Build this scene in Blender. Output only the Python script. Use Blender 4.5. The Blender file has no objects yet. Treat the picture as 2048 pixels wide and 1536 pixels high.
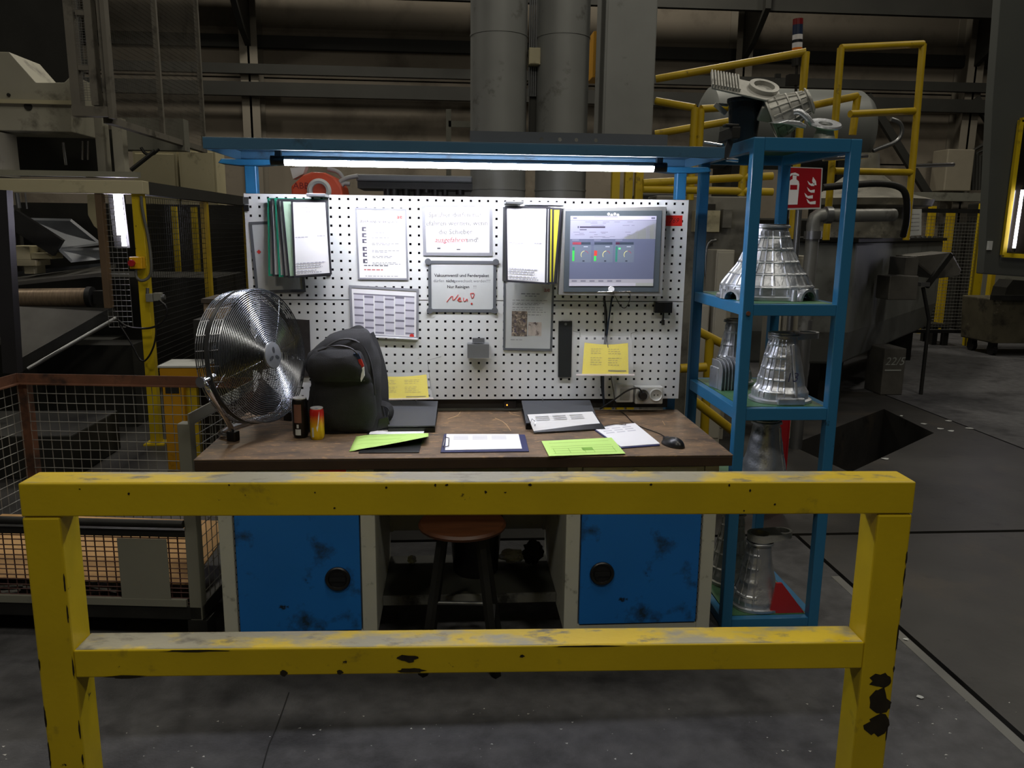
import bpy, bmesh, math, random
from mathutils import Vector, Matrix, noise
from mathutils.geometry import tessellate_polygon

S = bpy.context.scene
COL = S.collection
rnd = random.Random(7)

# ------------------------------------------------------------------ camera, light, exposure
FPX, PITCH, YAW, ROLL = 1586.06, 0.192357, 0.0745994, 0.0118722
CAM = Vector((-0.0762, -3.5761, 1.68155))
_r = Vector((math.cos(YAW), -math.sin(YAW), 0))
_f = Vector((math.sin(YAW) * math.cos(PITCH), math.cos(YAW) * math.cos(PITCH), -math.sin(PITCH)))
_u = _r.cross(_f)
R_ = _r * math.cos(ROLL) + _u * math.sin(ROLL)
U_ = -_r * math.sin(ROLL) + _u * math.cos(ROLL)
cd = bpy.data.cameras.new('camera')
cd.sensor_width = 36.0
cd.lens = FPX / 2048 * 36.0
cd.clip_end = 200
cam = bpy.data.objects.new('camera', cd)
COL.objects.link(cam)
M = Matrix((R_, U_, -_f)).transposed().to_4x4()
M.translation = CAM
cam.matrix_world = M
S.camera = cam

S.view_settings.view_transform = 'Standard'
S.view_settings.look = 'None'
S.view_settings.gamma = 1.0
S.view_settings.use_curve_mapping = False
S.view_settings.exposure = 0.0

TUBE_POWER = 92.0        # bench tube
wd = bpy.data.worlds.new('hall_air')
S.world = wd
wd.use_nodes = True
wd.node_tree.nodes['Background'].inputs[0].default_value = (1.0, 0.90, 0.74, 1)
wd.node_tree.nodes['Background'].inputs[1].default_value = 0.020

def unseen_hall_lamp(x, y, z, power, size=1.2, col=(1, .93, .80)):
    l = bpy.data.lights.new('unseen_hall_light', 'AREA')
    l.shape = 'DISK'; l.size = size; l.energy = power; l.color = col
    o = bpy.data.objects.new('unseen_hall_light', l)
    o.location = (x, y, z); COL.objects.link(o)
    return o
for (x, y, e) in [(0.2, -2.6, 95), (-4.2, -6.5, 140), (3.0, -6.5, 140), (-2.6, 7.5, 250), (3.6, 8.5, 210), (4.8, 1.0, 80), (9.0, 6.0, 130), (-9, 4.0, 130)]:
    unseen_hall_lamp(x, y, 8.5, e)  # out of view; middle and right ones added to brighten ducts and furnace

# ------------------------------------------------------------------ pixel helpers (2048 x 1536 frame)
def ray(px, py):
    return R_ * ((px - 1024) / FPX) + U_ * ((768 - py) / FPX) + _f
def W(px, py, Y):
    d = ray(px, py); return CAM + d * ((Y - CAM.y) / d.y)
def G(px, py, z=0.0):
    d = ray(px, py); return CAM + d * ((z - CAM.z) / d.z)
def XP(px, py, X):
    d = ray(px, py); return CAM + d * ((X - CAM.x) / d.x)

# ------------------------------------------------------------------ materials
def C(h):
    h = h.lstrip('#')
    v = [int(h[i:i + 2], 16) / 255 for i in (0, 2, 4)]
    return tuple(((c / 12.92) if c <= .04045 else ((c + .055) / 1.055) ** 2.4) for c in v) + (1,)
MATS = {}
def mat(name, col, rough=.6, metal=0.0, var=.12, vscale=5.0, dirt=None, bump=0.0, bscale=60.0, stretch=None, spec=.5):
    """dirt = (hex colour, scale, threshold, softness)"""
    if name in MATS: return MATS[name]
    m = bpy.data.materials.new(name); m.use_nodes = True
    nt = m.node_tree; N = nt.nodes; L = nt.links
    b = N['Principled BSDF']
    b.inputs['Roughness'].default_value = rough; b.inputs['Metallic'].default_value = metal
    b.inputs['Specular IOR Level'].default_value = spec
    c = C(col) if isinstance(col, str) else col
    tc = N.new('ShaderNodeTexCoord'); src = tc.outputs['Object']
    if stretch:
        mp = N.new('ShaderNodeMapping'); mp.inputs['Scale'].default_value = stretch
        L.new(src, mp.inputs[0]); src = mp.outputs[0]
    n1 = N.new('ShaderNodeTexNoise'); n1.inputs['Scale'].default_value = vscale; n1.inputs['Detail'].default_value = 6
    L.new(src, n1.inputs['Vector'])
    mx = N.new('ShaderNodeMix'); mx.data_type = 'RGBA'
    rp = N.new('ShaderNodeMapRange'); rp.inputs[1].default_value = .3; rp.inputs[2].default_value = .7
    L.new(n1.outputs['Fac'], rp.inputs[0]); L.new(rp.outputs[0], mx.inputs[0])
    mx.inputs[6].default_value = tuple(max(0, x * (1 - var)) for x in c[:3]) + (1,)
    mx.inputs[7].default_value = tuple(min(1, x * (1 + var)) for x in c[:3]) + (1,)
    out = mx.outputs[2]
    for k, dd in enumerate([dirt] if isinstance(dirt, tuple) else (dirt or [])):
        dc, ds, th, so = dd
        n2 = N.new('ShaderNodeTexNoise'); n2.inputs['Scale'].default_value = ds; n2.inputs['Detail'].default_value = 8
        n2.inputs['Roughness'].default_value = .62
        if 'W' in n2.inputs: pass
        off = N.new('ShaderNodeMapping'); off.inputs['Location'].default_value = (3.1 * k + 1.7, 5.3 * k, 2.2)
        L.new(src, off.inputs[0]); L.new(off.outputs[0], n2.inputs['Vector'])
        r2 = N.new('ShaderNodeMapRange'); r2.inputs[1].default_value = th; r2.inputs[2].default_value = th + so
        L.new(n2.outputs['Fac'], r2.inputs[0])
        m2 = N.new('ShaderNodeMix'); m2.data_type = 'RGBA'
        L.new(r2.outputs[0], m2.inputs[0]); L.new(out, m2.inputs[6]); m2.inputs[7].default_value = C(dc)
        out = m2.outputs[2]
    L.new(out, b.inputs['Base Color'])
    if bump:
        n3 = N.new('ShaderNodeTexNoise'); n3.inputs['Scale'].default_value = bscale; n3.inputs['Detail'].default_value = 4
        L.new(src, n3.inputs['Vector'])
        bp = N.new('ShaderNodeBump'); bp.inputs['Strength'].default_value = bump; bp.inputs['Distance'].default_value = .01
        L.new(n3.outputs['Fac'], bp.inputs['Height']); L.new(bp.outputs[0], b.inputs['Normal'])
    MATS[name] = m
    return m
def emit(name, col, strength):
    if name in MATS: return MATS[name]
    m = bpy.data.materials.new(name); m.use_nodes = True
    b = m.node_tree.nodes['Principled BSDF']
    b.inputs['Base Color'].default_value = C(col)
    b.inputs['Emission Color'].default_value = C(col); b.inputs['Emission Strength'].default_value = strength
    MATS[name] = m; return m
def clear(name, col='#ffffff', alpha=.2, rough=.15):
    m = mat(name, col, rough, var=.02)
    m.node_tree.nodes['Principled BSDF'].inputs['Alpha'].default_value = alpha
    return m

YEL = mat('yellow_paint', '#c4aa10', .42, var=.10, vscale=3, dirt=[('#4a4528', 5, .60, .14), ('#231f14', 16, .69, .03)], bump=.05)
YELTOP = mat('worn_glare_yellow_paint', '#cdb01c', .55, var=.1, vscale=4, dirt=[('#97927a', 7, .45, .12), ('#6b6655', 22, .55, .14)], bump=.1, stretch=(.5, 1, 1))  # worn rail tops; some of the grey stands in for tube glare
YELB = mat('yellow_paint_dull', '#b3970f', .5, var=.12, dirt=[('#3d3518', 8, .62, .1)])
BLUE = mat('blue_paint', '#2c6d98', .3, var=.06, vscale=3, dirt=[('#1d3c52', 14, .68, .06)])
BLUED = mat('blue_door_paint', '#1668b8', .45, var=.06, vscale=3, dirt=[('#173046', 6, .55, .12), ('#0d1c28', 12, .64, .05)])
CREAM = mat('grey_white_enamel', '#aeb0a6', .45, var=.06, dirt=[('#3c3a34', 9, .60, .12)])
PEG = mat('white_perforated_enamel', '#d6d8d6', .5, var=.03, vscale=4, dirt=[('#a9a99e', 9, .68, .1)])
WOOD = mat('worn_bench_board', '#715c46', .6, var=.22, vscale=9, dirt=[('#4c4036', 5, .47, .2), ('#947652', 26, .56, .10), ('#463729', 7, .58, .16), ('#b39468', 60, .66, .05)], stretch=(1, 2.2, 1))
WOODE = mat('bench_edge', '#33241a', .6, var=.2, vscale=12)
STEEL = mat('bare_steel', '#8d8f90', .35, .85, var=.1)
DSTEEL = mat('dark_oily_steel', '#2b2b29', .5, .5, var=.25, vscale=7)
CHROME = mat('chrome', '#d5d5d8', .14, 1.0, var=.03)
BLACKP = mat('black_plastic', '#141415', .38, var=.1)
BLACKC = mat('black_canvas', '#1d1d1f', .85, var=.2, vscale=30, bump=.25, bscale=420)
DGREY = mat('charcoal_board', '#3d3f43', .6, var=.06)
GREYF = mat('grey_magnet_frame', '#8a8b90', .45, var=.04)
DGREYF = mat('dark_grey_magnet_frame', '#5e6165', .45, var=.04)
PAPER = mat('white_paper', '#e9e9ea', .75, var=.02)
PAPERG = mat('greyed_paper', '#bcbfbd', .7, var=.05, vscale=8)
LIME = mat('lime_green_paper', '#bde37c', .7, var=.03)
LIMEB = mat('lime_paper_back', '#3f9a35', .7, var=.03)
YPAPER = mat('yellow_paper', '#cdbb0a', .7, var=.05)
INK = mat('black_ink', '#3a3a3e', .8, var=.02)
INKF = mat('faded_ink', '#85858a', .8, var=.02)
INKR = mat('red_ink', '#c9342c', .8, var=.02)
INKRF = mat('faded_red_ink', '#c0605e', .8, var=.02)
REDT = mat('red_tape', '#e0281c', .5, var=.05)
GREENM = mat('green_shelf_mat', '#3f6a48', .6, var=.2, vscale=8, dirt=[('#2a3a30', 6, .55, .15)])
ALU = mat('cast_aluminium', '#c6cad0', .4, .85, var=.14, vscale=14, dirt=[('#6a6d70', 10, .6, .12)], bump=.15, bscale=120)
ALUD = mat('dusty_aluminium', '#b4b4ae', .55, .4, var=.15, vscale=12, dirt=[('#57574f', 9, .58, .14)], bump=.15, bscale=90)
CONC = mat('asphalt_concrete', '#4a4a4c', .8, var=.25, vscale=14, dirt=[('#2f2f31', 4, .52, .18), ('#b9b9b6', 95, .74, .03)], bump=.35, bscale=90)
PLATE = mat('floor_steel_plate', '#383735', .5, .25, var=.2, vscale=4, dirt=[('#454039', 2.5, .55, .15), ('#1c1b1a', 5, .6, .12)], bump=.08, bscale=30)
WALLM = mat('hall_wall_panel', '#7b7366', .85, var=.12, vscale=.9, dirt=[('#4d463c', 1.1, .5, .25)])
COLM = mat('hall_column', '#7a7468', .8, var=.08, vscale=1.5)
COLD = mat('dark_steelwork', '#24241f', .7, var=.2, vscale=2)
DUCT = mat('galvanised_duct', '#8b8d8a', .5, .25, var=.08, vscale=2.5, dirt=[('#5b5a54', 4, .62, .12)])
MGREY = mat('machine_grey_paint', '#77776c', .55, var=.1, vscale=2, dirt=[('#3f3d35', 3, .55, .16)])
MBEIGE = mat('machine_beige_paint', '#b5ad8c', .55, var=.08, vscale=2, dirt=[('#5a5442', 4, .58, .15)])
MDARK = mat('machine_dark', '#22221e', .6, .2, var=.3, vscale=4)
RUST = mat('rusty_angle_iron', '#6a4632', .75, .2, var=.25, vscale=9, dirt=[('#3a2a22', 6, .5, .15)])
WIRE = mat('galvanised_wire', '#8f8f8a', .45, .6, var=.15)
RWIRE = mat('rusty_wire', '#4a2f2a', .7, .2, var=.2)
CARD = mat('brown_cardboard', '#c29a68', .85, var=.06, vscale=4)
RED = mat('red_enamel', '#a3161f', .5, var=.08)
ORANGE = mat('orange_robot_paint', '#b8431f', .45, var=.08, dirt=[('#5a2a1c', 7, .62, .1)])
GPLATE = mat('grey_galv_plate', '#5f6368', .5, .3, var=.08)
TUBE = emit('lit_tube', '#f4f4ff', TUBE_POWER)
FTUBE = emit('far_lit_tube', '#eeeaff', 40.0)

# ------------------------------------------------------------------ mesh building
ORG = {}
def re_print(n): return n in ('fine_print', 'print', 'chipped_paint', 'lettering', 'light_lettering', 'red_lettering', 'red_line', 'display_graphics', 'white_stickers', 'handwriting', 'white_symbols', 'chalk_writing', 'cooling_ribs', 'piano_hinge')
class MB:
    def __init__(s): s.v = []; s.f = []; s.mi = []; s.mats = []; s.cur = 0
    def use(s, m):
        if m not in s.mats: s.mats.append(m)
        s.cur = s.mats.index(m); return s
    def add(s, vs, fs):
        n = len(s.v); s.v += [Vector(v) for v in vs]
        for f in fs: s.f.append([n + i for i in f]); s.mi.append(s.cur)
        return s
    def box(s, x0, x1, y0, y1, z0, z1, M=None):
        vs = [Vector((x, y, z)) for z in (z0, z1) for y in (y0, y1) for x in (x0, x1)]
        if M: vs = [M @ v for v in vs]
        return s.add(vs, [(0, 2, 3, 1), (4, 5, 7, 6), (0, 1, 5, 4), (2, 6, 7, 3), (0, 4, 6, 2), (1, 3, 7, 5)])
    def bar(s, a, b, w, h, up=(0, 0, 1)):
        a, b = Vector(a), Vector(b); d = (b - a).normalized(); u = Vector(up)
        if abs(d.dot(u)) > .98: u = Vector((0, 1, 0))
        x = d.cross(u).normalized(); u = x.cross(d)
        vs = [p + x * (sx * w / 2) + u * (su * h / 2) for p in (a, b) for sx, su in ((-1, -1), (1, -1), (1, 1), (-1, 1))]
        return s.add(vs, [(3, 2, 1, 0), (4, 5, 6, 7), (0, 1, 5, 4), (1, 2, 6, 5), (2, 3, 7, 6), (3, 0, 4, 7)])
    def cyl(s, a, b, r, r2=None, n=16, caps=True):
        a, b = Vector(a), Vector(b); r2 = r if r2 is None else r2
        d = (b - a).normalized(); u = Vector((0, 0, 1)) if abs(d.z) < .9 else Vector((1, 0, 0))
        x = d.cross(u).normalized(); y = d.cross(x)
        vs = []
        for p, q in ((a, r), (b, r2)):
            vs += [p + (x * math.cos(2 * math.pi * i / n) + y * math.sin(2 * math.pi * i / n)) * q for i in range(n)]
        fs = [(i, (i + 1) % n, n + (i + 1) % n, n + i) for i in range(n)]
        if caps: fs += [tuple(range(n - 1, -1, -1)), tuple(range(n, 2 * n))]
        return s.add(vs, fs)
    def tube(s, pts, r, n=8, closed=False, smooth=0):
        P = [Vector(p) for p in pts]
        for _ in range(smooth):
            Q = [P[0]]
            for i in range(len(P) - 1): Q += [P[i] * .75 + P[i + 1] * .25, P[i] * .25 + P[i + 1] * .75]
            Q.append(P[-1]); P = Q
        k = len(P); vs = []; ref = None
        for i in range(k):
            if closed: d = P[(i + 1) % k] - P[i - 1]
            else: d = P[min(i + 1, k - 1)] - P[max(i - 1, 0)]
            if d.length < 1e-9: d = Vector((0, 0, 1))
            d.normalize()
            if ref is None: ref = Vector((0, 0, 1)) if abs(d.z) < .9 else Vector((1, 0, 0))
            x = d.cross(ref)
            if x.length < 1e-4: x = d.cross(Vector((0, 1, 0)))
            x.normalize(); y = x.cross(d); ref = y
            rr = r[min(len(r) - 1, round(i / (k - 1) * (len(r) - 1)))] if isinstance(r, (list, tuple)) else r
            vs += [P[i] + (x * math.cos(2 * math.pi * j / n) + y * math.sin(2 * math.pi * j / n)) * rr for j in range(n)]
        fs = []
        for i in range(k if closed else k - 1):
            a, b = i * n, ((i + 1) % k) * n
            fs += [(a + j, a + (j + 1) % n, b + (j + 1) % n, b + j) for j in range(n)]
        if not closed: fs += [tuple(range(n - 1, -1, -1)), tuple((k - 1) * n + j for j in range(n))]
        return s.add(vs, fs)
    def lathe(s, prof, n=32, M=None, a0=0, a1=2 * math.pi):
        full = abs(a1 - a0 - 2 * math.pi) < 1e-6; k = n if full else n + 1; vs = []
        for r, z in prof:
            for i in range(k):
                t = a0 + (a1 - a0) * i / n; v = Vector((r * math.cos(t), r * math.sin(t), z)); vs.append(M @ v if M else v)
        fs = []
        for j in range(len(prof) - 1):
            for i in range(n):
                a, b = j * k + i, j * k + (i + 1) % k; fs.append((a, b, b + k, a + k))
        return s.add(vs, fs)
    def prism(s, poly, off, holes=()):
        """planar polygon (world points) pushed along off"""
        off = Vector(off); loops = [[Vector(p) for p in poly]] + [[Vector(p) for p in h] for h in holes]
        tri = tessellate_polygon(loops); allp = [p for l in loops for p in l]; n = len(allp)
        fs = [tuple(t) for t in tri] + [tuple(n + i for i in reversed(t)) for t in tri]
        k = 0
        for l in loops:
            m = len(l)
            fs += [(k + i, k + (i + 1) % m, n + k + (i + 1) % m, n + k + i) for i in range(m)]
            k += m
        return s.add(allp + [p + off for p in allp], fs)
    def quad(s, a, b, c, d): return s.add([a, b, c, d], [(0, 1, 2, 3)])
    # pixel based
    def pbox(s, x0, y0, x1, y1, Y, d):
        a, b = W(x0, (y0 + y1) / 2, Y), W(x1, (y0 + y1) / 2, Y)
        t, o = W((x0 + x1) / 2, y0, Y), W((x0 + x1) / 2, y1, Y)
        return s.box(a.x, b.x, Y, Y + d, o.z, t.z)
    def pprism(s, pts, Y, d): return s.prism([W(x, y, Y) for x, y in pts], (0, d, 0))
    def ptube(s, pts, r, n=8, smooth=0): return s.tube([W(*p) for p in pts], r, n, smooth=smooth)
    def build(s, name, m=None, parent=None, smooth=None, bevel=0, kind=None, label=None, subsurf=0, fix=True):
        me = bpy.data.meshes.new(name)
        o0 = ORG.get(parent.name, Vector()) if parent else Vector()
        me.from_pydata([tuple(v - o0) for v in s.v], [], s.f)
        ml = s.mats if s.mats else [m]
        if s.mats and m and len(s.mats) == 0: ml = [m]
        for q in ml: me.materials.append(q)
        if len(ml) > 1: me.polygons.foreach_set('material_index', s.mi)
        if fix:
            bm = bmesh.new(); bm.from_mesh(me); bmesh.ops.recalc_face_normals(bm, faces=bm.faces); bm.to_mesh(me); bm.free()
        if smooth is not None:
            me.polygons.foreach_set('use_smooth', [True] * len(me.polygons)); me.set_sharp_from_angle(angle=math.radians(smooth))
        me.update()
        o = bpy.data.objects.new(name, me); COL.objects.link(o)
        if parent: o.parent = parent; ORG[o.name] = o0
        if bevel:
            b = o.modifiers.new('bevel', 'BEVEL'); b.width = bevel; b.segments = 2; b.limit_method = 'ANGLE'; b.angle_limit = math.radians(40)
        if subsurf:
            b = o.modifiers.new('subsurf', 'SUBSURF'); b.levels = subsurf; b.render_levels = subsurf
        if parent and re_print(name): o['kind'] = 'stuff'
        if kind: o['kind'] = kind
        if label: o['label'] = label
        return o

def tag(o, label=None, cat=None, group=None, kind=None):
    if label: o['label'] = label
    if cat: o['category'] = cat
    if group: o['group'] = group
    if kind: o['kind'] = kind
    return o
def thing(name, label, cat, loc=(0, 0, 0), rz=0, group=None, local=False):
    """Empty at the base. local=False: parts are given in world coordinates."""
    o = bpy.data.objects.new(name, None); COL.objects.link(o); o.empty_display_size = .1
    o.location = loc; o.rotation_euler = (0, 0, rz)
    ORG[o.name] = Vector((0, 0, 0)) if local else Vector(loc)
    return tag(o, label, cat, group)
def copy_tree(o, parent=None):
    c = o.copy(); COL.objects.link(c); c.parent = parent
    for ch in list(o.children): copy_tree(ch, c)
    return c
def struct(o): o['kind'] = 'structure'; return o

def text_mesh(s, size, loc, align='CENTER', italic=False, Mx=None, bold=0.0):
    """returns (verts, faces) of lettering standing in the XZ plane, facing -Y"""
    cu = bpy.data.curves.new('t', 'FONT'); cu.body = s; cu.size = size; cu.align_x = align; cu.align_y = 'CENTER'
    cu.resolution_u = 2; cu.shear = .25 if italic else 0; cu.offset = bold
    ob = bpy.data.objects.new('t', cu); COL.objects.link(ob)
    dg = bpy.context.evaluated_depsgraph_get(); me = bpy.data.meshes.new_from_object(ob.evaluated_get(dg))
    vs = [v.co.copy() for v in me.vertices]; fs = [tuple(p.vertices) for p in me.polygons]
    bpy.data.objects.remove(ob); bpy.data.curves.remove(cu); bpy.data.meshes.remove(me)
    Mx = Mx or (Matrix.Translation(Vector(loc)) @ Matrix.Rotation(math.pi / 2, 4, 'X'))
    return [Mx @ v for v in vs], fs
# ================================================================== THE SETTING
# floor: dark sub-base, concrete and steel slabs on it with open joints, and a pit
m = MB(); m.box(-16, 18, -7, 13, -.60, -.55)
floor = struct(m.build('floor', PLATE))
def slab(poly, material, z0=-.55, holes=(), name='floor_slab'):
    m = MB(); m.prism([(x, y, 0) for x, y in poly], (0, 0, z0), [[(x, y, 0) for x, y in h] for h in holes])
    return m.build(name, material, floor)
slab([(-16, -7), (1.845, -7), (1.845, .535), (-16, .535)], CONC)
slab([(1.87, -7), (18, -7), (18, .535), (1.87, .535)], PLATE, name='floor_plate')
pit = [G(1768, 818), G(1868, 866), G(1700, 945), G(1580, 890)]
pit = [(p.x, p.y) for p in pit]
edge = [G(1790, 797), G(2048, 897)]
dx = (edge[1] - edge[0]).normalized()
e0 = edge[0] - dx * .3; e1 = edge[1] + dx * 3
slab([(-16, .57), (e1.x, .57), (e1.x, e1.y), (e0.x, e0.y), (2.2, e0.y + .6), (-16, e0.y + .6)], PLATE, holes=[pit], name='floor_plate')
n_ = Vector((dx.y, -dx.x, 0))
if n_.y < 0: n_ = -n_
o = n_ * .018
slab([(e1.x + o.x, .57), (18, .57), (18, 13), (-16, 13), (-16, e0.y + .62), (2.2, e0.y + .62), (e0.x + o.x, e0.y + o.y), (e1.x + o.x, e1.y + o.y)], CONC)
# pale repair strip beside the joint running towards the camera
m = MB(); m.box(1.80, 1.842, -2.2, .0, -.002, .0015); m.build('joint_strip', mat('pale_joint_strip', '#6c6c68', .8, var=.1), floor)
# crack in the concrete
m = MB(); P = [G(578, 1385), G(566, 1420), G(552, 1458), G(538, 1490), G(525, 1536), G(505, 1600)]
for a, b in zip(P, P[1:]): m.bar(a, b, .004, .003)
m.build('floor_crack', mat('crack_dark', '#19191a', .9), floor)
# aluminium chips and scraps of paper lying about: nobody could count the small ones
m = MB()
for i in range(900):
    x = rnd.uniform(-2.0, 2.0); y = rnd.uniform(-2.9, -1.0); r = rnd.choice([.0012, .0016, .0025, .004])
    a = rnd.random() * 6
    m.add([(x + r * math.cos(a + k * 2.09) * (1 + rnd.random()), y + r * math.sin(a + k * 2.09), .0006 + (.0012 if k == 0 else 0)) for k in range(3)], [(0, 1, 2)])
o = m.build('metal_chips', mat('bright_chips', '#c9c9c4', .5, .3), fix=False)
tag(o, 'tiny bright metal chips scattered over the dark floor before the barrier', 'metal chips', kind='stuff')
for k, (x, y, r) in enumerate([(1840, 1395, .014), (1812, 1280, .012), (1896, 842, .03), (1880, 858, .03), (1902, 862, .03), (1938, 857, .035), (1848, 848, .03), (1803, 832, .02), (1770, 918, .03), (1853, 692, .04)]):
    c = G(x, y); m = MB(); n = 7
    pts = [c + Vector((math.cos(i * 6.283 / n) * r * rnd.uniform(.6, 1.3), math.sin(i * 6.283 / n) * r * rnd.uniform(.5, 1.1), rnd.uniform(.001, .006))) for i in range(n)]
    m.add(pts + [c + Vector((0, 0, .008))], [(i, (i + 1) % n, n) for i in range(n)])
    tag(m.build('paper_scrap', PAPERG), 'torn scrap of pale paper lying on the open hall floor', 'scrap', 'paper scraps on the hall floor')

# back wall with panels, columns and rails
WY = 12.5
m = MB(); m.box(-16, 18, WY + .12, WY + .3, 0, 9.5)
wall = struct(m.build('wall_back', WALLM))
cx0 = -3.79
for i in range(-2, 4):
    for j, (z0, z1) in enumerate([(0, 1.6), (1.63, 3.05), (3.08, 4.42), (4.45, 5.0), (5.03, 6.6), (6.63, 9.4)]):
        m = MB(); xa = cx0 + 4.62 * i
        m.box(xa + .1, xa + 4.6, WY, WY + .12, z0, z1); m.build('wall_panel', WALLM, wall)
for i in range(-2, 5):
    xa = cx0 + 4.62 * i
    m = MB(); m.box(xa - .16, xa + .16, WY - .45, WY - .43, 0, 9.4).box(xa - .02, xa + .02, WY - .45, WY, 0, 9.4).box(xa - .16, xa + .16, WY - .02, WY, 0, 9.4)
    m.build('column', COLM, wall)
    m = MB(); m.prism([(xa - .05, WY - .45, 5.9), (xa - .05, WY - 1.5, 5.9), (xa - .05, WY - 1.5, 5.55), (xa - .05, WY - .9, 5.1), (xa - .05, WY - .45, 4.9)], (.1, 0, 0))
    m.build('crane_corbel', COLD, wall)
for z, h in ((4.20, .10), (4.42, .13), (3.92, .2)):
    pass
for (za, h, dep) in ((4.41, .17, .5), (4.02, .24, .55), (4.95, .22, .05), (5.55, .9, 1.3)):
    m = MB(); m.box(-16, 18, WY - dep - .06, WY - dep + .06, za, za + h); m.build('wall_beam', COLD, wall)
for xa in (10.1, 7.9):
    m = MB(); m.bar((xa, WY - .5, 4.3), (xa + 1.5, WY - .5, 2.4), .1, .14); m.build('wall_brace', COLD, wall)
# ladder-like grating beside the ducts
# ================================================================== BARRIER
B0, B1 = G(35, 966, 1.0), G(1833, 963, 1.0)
ba = math.atan2(B1.y - B0.y, B1.x - B0.x); bl = (B1 - B0).length
t = thing('safety_barrier', 'chunky yellow square-tube safety barrier with worn scuffed rails before the workbench', 'barrier', (B0.x, B0.y, 0), ba, local=True)
D = .104
for x in (0, bl - .1):
    m = MB(); m.box(x, x + .1, 0, D, 0, .902); m.build('post', YEL, t, bevel=.006)
m = MB(); m.use(YEL).box(0, bl, 0, D, .904, .9985).use(YELTOP).box(.003, bl - .003, .003, D - .003, .99, 1.0)
m.build('top_rail', None, t, bevel=.004)
m = MB(); m.use(YEL).box(.1, bl - .1, .001, D - .001, .425, .5085).use(YELTOP).box(.102, bl - .102, .004, D - .004, .5, .51)
m.build('mid_rail', None, t, bevel=.004)
def blotch(m, cx, cz, rx, rz, y=-.0006, n=14):
    pts = [(cx + math.cos(i * 6.2832 / n) * rx * rnd.uniform(.55, 1.1), y, cz + math.sin(i * 6.2832 / n) * rz * rnd.uniform(.55, 1.1)) for i in range(n)]
    m.add(pts, [tuple(range(n))])
m = MB()
for cx, cz, rx, rz in [(1.03, .475, .035, .014), (1.045, .436, .045, .010), (.68, .434, .014, .012), (.84, .434, .01, .008), (1.36, .478, .008, .005), (.43, .505, .1, .004), (.1 + .14, .427, .06, .006), (1.55, .507, .12, .0025)]:
    blotch(m, cx, cz, rx, rz)
for cz, rz in ((.385, .03), (.315, .05), (.24, .045)): blotch(m, bl - .036, cz, .04, rz)
for k in range(16): blotch(m, rnd.uniform(.1, bl - .1), rnd.uniform(.915, .995), rnd.uniform(.002, .006), rnd.uniform(.002, .005))
for k in range(20): blotch(m, rnd.choice([.004, bl - .004, .096]), rnd.uniform(.1, .85), .003, rnd.uniform(.01, .04))
m.build('chipped_paint', mat('bare_scuffed_steel', '#2a2416', .6, .3, var=.3, vscale=30), t, fix=False)

# ================================================================== WORKBENCH
DX0, DX1, DY0, DY1, DZ = -1.018, .985, -.735, .045, .85
m = MB(); m.use(WOOD).box(DX0, DX1, DY0, DY1, DZ - .006, DZ).use(WOODE).box(DX0 + .002, DX1 - .002, DY0 + .001, DY1 - .001, DZ - .045, DZ - .006)
tag(m.build('worktop', None, bevel=.003), 'thick scratched dark brown wooden worktop on the two blue cabinets', 'worktop')
def scratch(pts):
    m = MB()
    for a, b in zip(pts, pts[1:]): m.bar(a, b, .003, .0008)
    return m
for pts in [[(895, 838), (915, 832), (922, 822)], [(1018, 822), (1022, 828), (1040, 832)], [(990, 836), (1010, 845), (1022, 862)], [(1325, 842), (1330, 850)]]:
    m = MB(); P = [G(x, y, DZ + .0004) for x, y in pts]
    m.tube(P, .0014, 4, smooth=1)
    m.build('worktop_scratch', mat('pale_scratch', '#b99a70', .8), bpy.data.objects['worktop'])
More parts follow.
